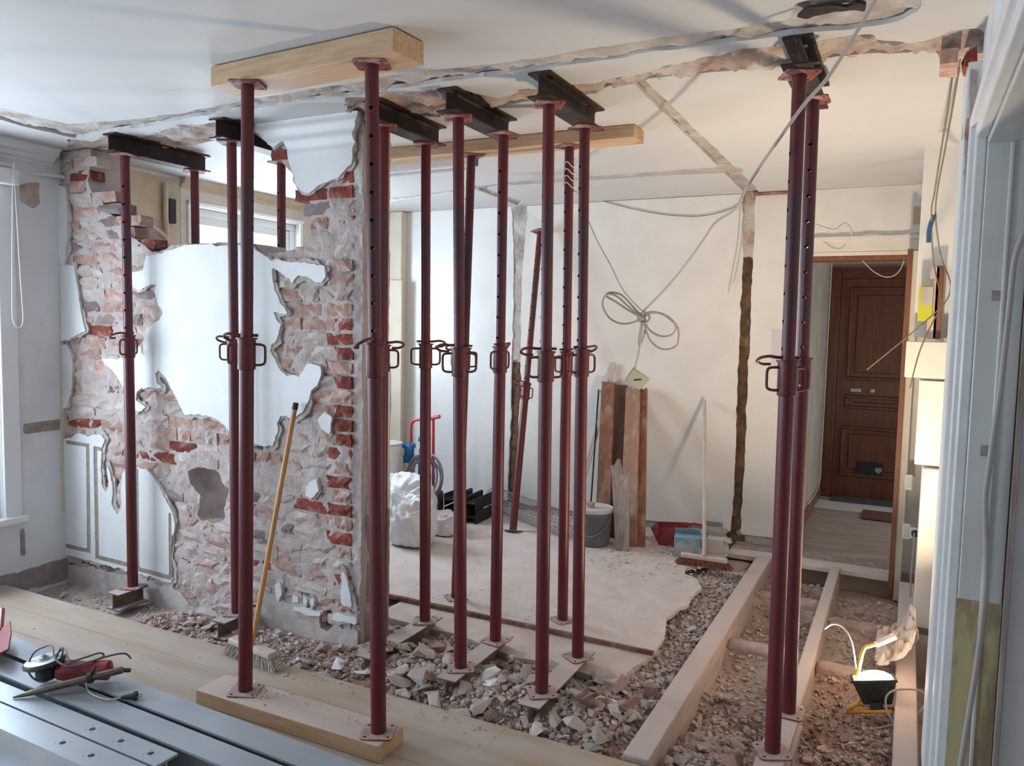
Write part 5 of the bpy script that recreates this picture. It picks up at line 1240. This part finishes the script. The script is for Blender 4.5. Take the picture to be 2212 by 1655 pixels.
# white wire wound round a prop
hx, hy = float(a13[0]+(t13[0]-a13[0])*.95), float(a13[1])
wr = []
for k in range(170):
    t = k/169; ang = t*2*pi*4.2; z = aty(1230, 345+62*t, hy)[2]
    wr.append((hx+.031*cos(ang), hy+.031*sin(ang), z+.01*sin(3*ang)))
wr += [tuple(V(*aty(x, y, hy-.03))) for x, y in ((1248, 415), (1262, 450), (1268, 470))]
tag(MB().tube([V(*p) for p in wr], .0028, 6).obj('wire', 'white', None), 'thin white wire wound round the head of a rear prop', 'wire')
tag(MB().tube(smoothpath([V(*aty(x, y, YB-.012)) for x, y in ((1275, 425), (1330, 442), (1400, 458), (1460, 466), (1520, 466), (1575, 452), (1606, 436))], 5), .003, 6).obj('wire', 'cablegreen', None), 'thin brown wire sagging along the top of the far wall', 'wire')
for k, dx in enumerate((0, 8)):
    tag(MB().tube(smoothpath([V(*aty(x+dx, y, YB-.015)) for x, y in ((1605, 415), (1600, 450), (1593, 530), (1580, 600), (1574, 632 - 20*k))], 5), .0022, 6).obj('wire', 'cable', None), 'thin grey wire hanging down beside the upright slot in the far wall', 'wire', 'wires hanging by the slot')
for k, L_ in enumerate((((1740, 500), (1760, 492), (1785, 500), (1805, 503), (1825, 490), (1838, 500), (1842, 518)), ((1850, 520), (1868, 508), (1900, 508), (1935, 510), (1975, 502), (2005, 494)), ((1745, 518), (1775, 522), (1795, 535), (1815, 539), (1828, 528)))):
    tag(MB().tube(smoothpath([V(*aty(x, y, YB-.03)) for x, y in L_], 5), .003, 6).obj('wire', 'white', None), ('thin white wire curling over the doorway head towards the tall props', 'thin white wire running from the doorway head to the side wall', 'thin white wire drooping onto the doorway casing')[k], 'wire')
tag(MB().tube(smoothpath([V(*aty(x, y, YB+.06)) for x, y in ((1863, 563), (1885, 585), (1910, 598), (1930, 596), (1945, 582), (1953, 562))], 5), .0028, 6).obj('wire', 'white', None), 'white wire drooping under the doorway head in front of the brown door', 'wire')
tag(MB().tube(smoothpath([V(HX0+.012, 8.05, 2.55), V(HX0+.012, 8.03, 1.5), V(HX0+.012, 8.0, .4), V(HX0+.012, 7.9, .12), V(HX0+.012, 7.0, .11)], 5), .005, 6).obj('wire', 'white', None), 'white cable running down the beige hall wall', 'wire')

# ---- electrical fittings on the side wall by the doorway
def rbox(name, m, x0, y0, x1, y1, yy, dep, label, cat, zb=None, parent=None, bevel=.004, xw=None):
    a = aty(x0, y0, yy); c = aty(x1, y1, yy)
    o = MB().box(a[0], xw if xw else c[0], yy, yy+dep, c[2] if zb is None else zb, a[2]).obj(name, m, parent, bevel=bevel)
    return tag(o, label, cat) if label else o
rbox('meter_cover', 'ivory', 1958, 737, 2030, 818, 4.70, .20, 'square ivory cover of the electric meter by the doorway', 'cover', xw=.199)
rbox('trunking', 'ivory', 1986, 822, 2030, 1008, 4.72, .18, 'wide ivory trunking below the meter cover', 'trunking', xw=.199)
rbox('trunking', 'ivory', 1992, 1012, 2030, 1364, 4.74, .16, 'narrow ivory trunking running down to the floor', 'trunking', xw=.199)
tk = thing('meter_board', 'white meter board fixed high on the side wall by the doorway', 'board', (.17, 4.9, 1.7))
rbox('backboard', 'white', 2000, 280, 2040, 730, 4.80, .04, None, None, parent=tk, xw=.199)
rbox('wood_batten', 'woodpale', 2010, 576, 2022, 733, 4.74, .06, None, None, parent=tk)
rbox('dark_batten', 'stain', 2023, 574, 2031, 733, 4.74, .06, None, None, parent=tk)
yl = rbox('label_card', 'yellowcard', 1986, 618, 2012, 694, 4.72, .006, 'bright yellow label card with a grey patch beside the meter board', 'label', bevel=0)
rbox('grey_patch', 'cardwhite', 1993, 620, 2014, 660, 4.716, .003, None, None, parent=yl, bevel=0)
rbox('wall_patch', mat('yellow_bare_patch', (.50, .41, .22), rough=.8), 1974, 446, 2015, 483, YB-.004, .003, 'bare yellow patch on the wall over the doorway', 'patch', bevel=0)
for k, (y0, y1, dx, lab) in enumerate(((1025, 1060, 0, 'upper'), (1131, 1166, -5, 'lower'))):
    s_ = thing('light_switch', 'small ivory switch on the cream post, the %s of two' % lab, 'switch', V(*aty(1960+dx, (y0+y1)/2, 5.58)))
    rbox('plate', 'white', 1955+dx, y0, 1970+dx, y1, 5.572, .016, None, None, parent=s_)
    rbox('rocker', 'ivory', 1958+dx, y0+7, 1967+dx, y1-7, 5.567, .006, None, None, parent=s_)
ol = thing('socket_outlet', 'round white socket with a plugged cord beside the trunking', 'socket', V(*aty(1974, 1152, 5.3)))
rbox('plate', 'white', 1966, 1140, 1984, 1166, 5.30, .02, None, None, parent=ol)
oc = V(*aty(1976, 1152, 5.29)); MB().cyl(oc, oc+V(0, -.05, -.005), .02, .014, 14).obj('plug', 'black', ol)
tag(MB().tube(smoothpath([V(*aty(x, y, 5.2)) for x, y in ((1975, 1152), (1974, 1180), (1968, 1240), (1966, 1290), (1962, 1330))]+[V(*aty(x, y, 4.6)) for x, y in ((1950, 1370), (1935, 1390), (1915, 1408), (1890, 1412))], 5), .005, 8).obj('power_cord', 'cable', None), 'thin power cord dropping from the round socket to the joists', 'cord')
for k, L_ in enumerate((((2060, 146), (2048, 230), (2032, 330), (2018, 420), (2012, 460), (2016, 560), (2028, 620), (2035, 660), (2018, 690), (1990, 750), (1975, 800), (1966, 838)),
        ((2072, 146), (2058, 230), (2040, 330), (2025, 410), (2021, 470), (2032, 550), (2050, 600), (2053, 625), (2040, 655), (1995, 698), (1930, 752), (1872, 799)))):
    yk = [3.36, 3.5, 3.8, 4.1, 4.25]+[4.45]*7
    wo = tag(MB().tube(smoothpath([V(*aty(x, y, yy)) for (x, y), yy in zip(L_, [q_+(0, min(.07, .02*i_))[k] for i_, q_ in enumerate(yk)])], 5), .0036, 6).obj('wire', 'cablegreen', None), ('loose olive wire ending beside the trunking', 'loose olive wire ending in front of the brown door')[k], 'wire')
    if k == 1: MB().tube(smoothpath([V(*aty(x, y, 4.30)) for x, y in ((2019, 465), (2012, 480), (2007, 500), (2006, 524))], 5), .011, 10).obj('conduit_sleeve', 'blueconduit', wo)

rbox('paper_note', mat('pale_lilac_paper', (.62, .56, .60), rough=.8), 1668, 712, 1693, 790, YB-.003, .002, 'pale lilac paper fixed to the far wall beside the doorway', 'paper', bevel=0)
# ================================================================== WORK LAMP
lz = -.095; lb = V(*atz(1888, 1540, lz)); yl_ = lb.y
lm = thing('work_lamp', 'lit floodlight on a yellow stand lying among the joists', 'lamp', lb)
def lpx_(x, y, dy=0): return V(*aty(x, y, yl_+dy))
lc = lpx_(1890, 1492, .02)
RL = Matrix.Translation(lc) @ Matrix.Rotation(radians(8), 4, 'Z') @ Matrix.Rotation(radians(-11), 4, 'Y') @ Matrix.Rotation(radians(-13), 4, 'X')
hw, hd2, hh = .088, .070, .045
mb = MB(); t_ = [(-hw, -hd2, hh), (hw, -hd2, hh), (hw, hd2, hh), (-hw, hd2, hh)]; b2 = [(x*.66, y*.6, -hh*1.15) for x, y, z in t_]
mb.add([RL @ Vector(p) for p in b2+t_], [(3, 2, 1, 0), (0, 1, 5, 4), (1, 2, 6, 5), (2, 3, 7, 6), (3, 0, 4, 7)]); mb.obj('housing', 'lampdark', lm, bevel=.005)
for k in range(9):
    x = -.07+.0175*k
    MB().add([RL @ Vector(p) for p in ((x*.9-.002, -hd2*.95-.004, hh*.75), (x*.9+.002, -hd2*.95-.004, hh*.75), (x*.68+.002, -hd2*.62-.008, -hh), (x*.68-.002, -hd2*.62-.008, -hh), (x*.9-.002, -hd2*.7, hh*.75), (x*.9+.002, -hd2*.7, hh*.75), (x*.68+.002, -hd2*.4, -hh), (x*.68-.002, -hd2*.4, -hh))],
             [(0, 1, 2, 3), (7, 6, 5, 4), (0, 4, 5, 1), (3, 2, 6, 7), (0, 3, 7, 4), (1, 5, 6, 2)]).obj('cooling_fin', 'lampdark', lm, smooth=0)
mb = MB()
for (x0, x1, y0, y1) in ((-hw-.006, hw+.006, -hd2-.006, -hd2+.008), (-hw-.006, hw+.006, hd2-.008, hd2+.006), (-hw-.006, -hw+.008, -hd2+.008, hd2-.008), (hw-.008, hw+.006, -hd2+.008, hd2-.008)): mb.box(x0, x1, y0, y1, hh, hh+.012, RL)
mb.obj('bezel', 'lampdark', lm, bevel=.002)
MB().box(-hw+.009, hw-.009, -hd2+.009, hd2-.009, hh-.004, hh+.010, RL).obj('lamp_glass', 'lampglass', lm)
dome = MB().lathe([(.062, 0), (.056, .014), (.040, .024), (.018, .030), (.002, .031)], n=24, mtx=RL @ Matrix.Translation((0.005, 0, hh+.010)) @ Matrix.Diagonal((1.15, .8, 1, 1))).obj('lamp_bulb_glow', 'lampglass', lm)
MB().tube(smoothpath([lpx_(1850, 1470, .0), lpx_(1858, 1430, .01), lpx_(1866, 1402, .03), lpx_(1880, 1395, .05), lpx_(1896, 1391, .07)], 5), .0085, 10).obj('carry_handle', 'lampyel', lm)
MB().tube([lpx_(1893, 1392, .065), lpx_(1915, 1382, .09), lpx_(1932, 1374, .11)], [.013, .016, .017], 10).obj('handle_grip', 'woodpale', lm)
st_ = [lpx_(1860, 1505, -.03), lpx_(1852, 1520, -.04), lpx_(1838, 1530, -.045), lpx_(1832, 1536, -.04), lpx_(1850, 1537, -.02), lpx_(1900, 1534, .0), lpx_(1930, 1532, .03)]
MB().tube(smoothpath(st_, 5), .009, 10).obj('stand_tube', 'lampyel', lm)
MB().tube([lpx_(1830, 1537, -.045), lpx_(1928, 1538, -.055)], .009, 10).obj('stand_tube', 'lampyel', lm)
MB().box(-.035, .02, -hd2*.9, -hd2*.55, -hh*1.5, -hh*.9, RL).obj('junction_box', 'black', lm, bevel=.004)
cord = [lpx_(1850, 1500, -.05), lpx_(1835, 1510, -.06), lpx_(1822, 1530, -.08), lpx_(1800, 1560, -.12), lpx_(1800, 1588, -.14), lpx_(1830, 1592, -.14), lpx_(1880, 1578, -.12), lpx_(1940, 1562, -.1), lpx_(1985, 1540, -.08), lpx_(2002, 1510, -.05), lpx_(1985, 1492, -.05), lpx_(1940, 1490, -.06), lpx_(1915, 1505, -.07), lpx_(1918, 1540, -.09), lpx_(1945, 1572, -.11), lpx_(1990, 1570, -.1)]
MB().tube(smoothpath(cord, 5), .0045, 8).obj('power_cord', 'cable', lm)
MB().tube(smoothpath([lpx_(1852, 1480, .0), lpx_(1848, 1440, .02), lpx_(1840, 1390, .05), lpx_(1822, 1356, .08), lpx_(1800, 1348, .1), lpx_(1782, 1358, .12)], 5), .004, 8).obj('power_cord', 'cable', lm)
ld = bpy.data.lights.new('work_lamp_light', 'AREA'); ld.shape = 'DISK'; ld.size = .12; ld.energy = 46; ld.spread = radians(140); ld.color = (1.0, .79, .56)
lo = bpy.data.objects.new('work_lamp_light', ld); COL.objects.link(lo)
up_ = (RL.to_3x3() @ Vector((0, 0, 1))).normalized(); lo.location = lc+up_*(hh+.048); lo.rotation_euler = (-up_).to_track_quat('Z', 'Y').to_euler()
lo.rotation_euler = up_.to_track_quat('-Z', 'Y').to_euler()
# crumpled plastic sheet beside the lamp
n_ = 44; uu = np.linspace(0, 1, n_); UU, VV = np.meshgrid(uu, uu, indexing='ij')
rg = np.abs(fbm(UU*1.3+VV, VV*1.7-UU*.5, 3.2, 402, 3)); edge_ = np.minimum(np.minimum(UU, 1-UU), np.minimum(VV, 1-VV))
SX = -.06+.165*UU**.8+.03*fbm(UU, VV, 3, 403); SY = 3.98+.52*VV+.05*fbm(UU, VV, 3, 404)
SZ = .012+.20*UU**2*(.45+.55*np.sin(VV*5+1)**2)+.17*np.clip(.36-rg, 0, 1)*np.clip(edge_*8, .15, 1)
SX = np.minimum(SX, .192)
mb = MB(); mb.v = [tuple(p) for p in np.stack([SX.ravel(), SY.ravel(), SZ.ravel()], 1).tolist()]
mb.f = [(a_*n_+c_, (a_+1)*n_+c_, (a_+1)*n_+c_+1, a_*n_+c_+1) for a_ in range(n_-1) for c_ in range(n_-1)]
me = mb.mesh('plastic_sheet')
tag(link('plastic_sheet', me, 'plasticbag', None, 35), 'crumpled dusty plastic sheet between the lamp and the side wall', 'plastic')

# ================================================================== RUBBLE
def frag(k, flat, seed):
    r = random.Random(seed*31+k); bm = bmesh.new()
    n = r.randint(9, 13)
    for _ in range(n):
        d = Vector((r.gauss(0, 1), r.gauss(0, 1), r.gauss(0, 1))).normalized(); s = r.uniform(.75, 1)
        bm.verts.new((d.x*s, d.y*s*r.uniform(.6, .9), d.z*s*flat))
    bmesh.ops.convex_hull(bm, input=bm.verts)
    bmesh.ops.delete(bm, geom=[v for v in bm.verts if not v.link_faces], context='VERTS')
    zmin = min(v.co.z for v in bm.verts)
    me = bpy.data.meshes.new('rubble_piece'); bm.to_mesh(me); bm.free(); return me
FR = {}
for mk, flat in (('frag_w', .34), ('frag_b', .15), ('frag_r', .50)):
    FR[mk] = []
    for k in range(8): me = frag(k, flat, len(mk)+int(flat*100)); me.materials.append(M[mk]); FR[mk].append(me)
LAB = {'frag_w': ('beige lump of old plaster', 'plaster lumps'), 'frag_b': ('flat shard of white painted plaster', 'white shards'), 'frag_r': ('reddish piece of broken brick', 'brick pieces')}
foots = [q for q in (a1, a3, a6, a7, a8, a9, a11, a12, a14, a15)]
def blocked(x, y, r):
    if y < PQ+.01+r*.3: return True
    if any(a-r*.6 < x < b+r*.6 and c < y for a, b, c, d, _ in J): return True
    if x < XP+.02+r and Y0-r-.025 < y < Y0+TH+.02+r: return True
    if any((x-q[0])**2+(y-q[1])**2 < (.062+r*.5)**2 for q in foots): return True
    if x > .12-r or x < XL+r: return True
    return False
ZONES = (  # x0,x1,y0,y1, weight, (min,max size)
    (-2.35, -.92, 2.69, 3.34, 150, (.028, .092), 'heaped along the parquet edge under the props'), (-3.6, -2.35, 2.68, 2.98, 48, (.022, .062), 'at the foot of the brick wall'), (-4.5, -3.5, 2.72, 3.0, 10, (.016, .045), 'in the dusty corner by the window wall'),
    (-.76, -.06, 2.68, 3.25, 58, (.026, .085), 'between the joists beside the parquet'), (-1.10, -.89, 3.2, 5.0, 22, (.016, .04), 'along the broken edge of the floor board'), (-.76, -.40, 3.2, 4.4, 12, (.014, .04), 'in the trough between the two long joists'))
rr_ = random.Random(21); tot = 0
for (x0, x1, y0, y1, w, (s0, s1), where) in ZONES:
    k = 0
    while k < w:
        x = rr_.uniform(x0, x1); y = rr_.uniform(y0, y1); s = s0+(s1-s0)*rr_.random()**1.8
        if blocked(x, y, s): continue
        q = rr_.random(); mk = 'frag_w' if q < .70 else ('frag_b' if q < .82 else 'frag_r')
        o = bpy.data.objects.new('rubble_piece', FR[mk][rr_.randrange(8)]); COL.objects.link(o)
        flat = {'frag_w': .34, 'frag_b': .15, 'frag_r': .50}[mk]
        o.location = (x, y, float(bedz(x, y))+s*flat*.75+.012); o.scale = (s, s*rr_.uniform(.7, 1.1), s)
        o.rotation_euler = (rr_.uniform(-.5, .5), rr_.uniform(-.5, .5), rr_.uniform(0, 6.28)); tag(o, LAB[mk][0]+' '+where, 'rubble', LAB[mk][1]+' '+where)
        k += 1; tot += 1
# everything smaller, uncountable
def scatter(name, label, m, zones, seed, parent=None, zf=bedz, free=False):
    r = np.random.RandomState(seed); base = []
    for k in range(10):
        me = frag(k, .55, 77); v = np.array([q.co[:] for q in me.vertices]); f = [tuple(p.vertices) for p in me.polygons]; base.append((v, f)); bpy.data.meshes.remove(me)
    vs_ = []; fs = []; off = 0
    for (x0, x1, y0, y1, n, s0, s1) in zones:
        for _ in range(n):
            x, y = r.uniform(x0, x1), r.uniform(y0, y1); s = s0+(s1-s0)*r.rand()**2.5
            if not free and blocked(x, y, s): continue
            v, f = base[r.randint(10)]; a, b, c = r.uniform(-.6, .6), r.uniform(-.6, .6), r.uniform(0, 6.28)
            Rm = np.array(Matrix.Rotation(c, 3, 'Z') @ Matrix.Rotation(a, 3, 'X') @ Matrix.Rotation(b, 3, 'Y'))
            p = (v*[s, s*r.uniform(.6, 1.1), s]) @ Rm.T+[x, y, float(zf(x, y))+s*.35]
            vs_ += p.tolist(); fs += [tuple(i+off for i in q) for q in f]; off += len(v)
    me = bpy.data.meshes.new(name); me.from_pydata(vs_, [], fs); me.update()
    o = link(name, me, m, None, 0); o['kind'] = 'stuff'; tag(o, label, 'rubble'); return o
scatter('rubble_chips', 'mixed small rubble chips along the parquet edge and the brick wall', 'gravel', ((-2.4, -.90, 2.66, 3.40, 5200, .007, .034), (-3.7, -2.4, 2.67, 3.03, 2600, .005, .026), (-4.6, -3.6, 2.68, 3.03, 500, .004, .016)), 1)
scatter('rubble_grit', 'small rubble chips in the troughs between the joists', M['gravel'], ((-.77, -.39, 2.7, 5.5, 2600, .005, .024), (-.32, .10, 2.7, 5.4, 2200, .005, .024), (-.77, .10, 2.68, 3.4, 1800, .007, .034)), 2)
scatter('rubble_stones', 'pale stones spilling along the broken edge of the floor boards', M['frag_w'], ((-1.16, -.885, 3.1, 5.4, 2600, .006, .028), (-2.3, -.9, 2.68, 3.3, 900, .008, .032), (-.77, .1, 2.68, 3.5, 1100, .008, .040), (-.77, .1, 3.4, 5.0, 500, .006, .022)), 6)
scatter('brick_chips', 'reddish brick chips strewn between the joists and along the heap', M['frag_r'], ((-.77, .1, 2.68, 3.6, 700, .008, .036), (-2.3, -.9, 2.68, 3.3, 500, .008, .030), (-.3, .1, 3.3, 4.4, 250, .006, .024)), 8)
gz = lambda x, y: 0.0
scatter('dust_crumbs', 'scattered dust crumbs on the boards of the back room', M['frag_w'], ((-3.9, -1.15, 3.75, 5.85, 160, .004, .012), (-1.9, -1.02, 4.7, 5.85, 420, .004, .018), (-3.9, -1.2, 5.5, 5.9, 160, .004, .02), (-2.4, -1.1, 3.70, 4.0, 120, .003, .009)), 3, zf=lambda x, y: .002, free=True)
scatter('parquet_crumbs', 'loose plaster crumbs scattered on the parquet', M['frag_w'], ((-4.0, -.2, 2.0, 2.63, 90, .003, .009), (-2.5, -1.4, 2.55, 2.65, 80, .003, .010), (-1.7, -1.2, 2.02, 2.3, 60, .003, .009)), 4, zf=lambda x, y: .0005, free=True)
scatter('timber_crumbs', 'plaster crumbs strewn on the floor timber', M['frag_w'], ((-2.45, -1.68, 2.235, 2.36, 60, .003, .009), (-2.40, -2.18, 2.23, 2.36, 40, .004, .011)), 5, zf=lambda x, y: TZ+.0005, free=True)

# put the origin of every one-mesh thing at its own base
for o in list(scene.objects):
    if o.type == 'MESH' and o.parent is None and o.get('category') and o.location.length < 1e-6 and not o.children and o.data.users == 1:
        n = len(o.data.vertices); a = np.empty(n*3); o.data.vertices.foreach_get('co', a); a = a.reshape(-1, 3)
        c = (a.min(0)+a.max(0))/2; c[2] = a[:, 2].min()
        o.data.vertices.foreach_set('co', (a-c).ravel()); o.data.update(); o.location = Vector(c)
for o in scene.objects:
    if '_local' in o.keys(): del o['_local']
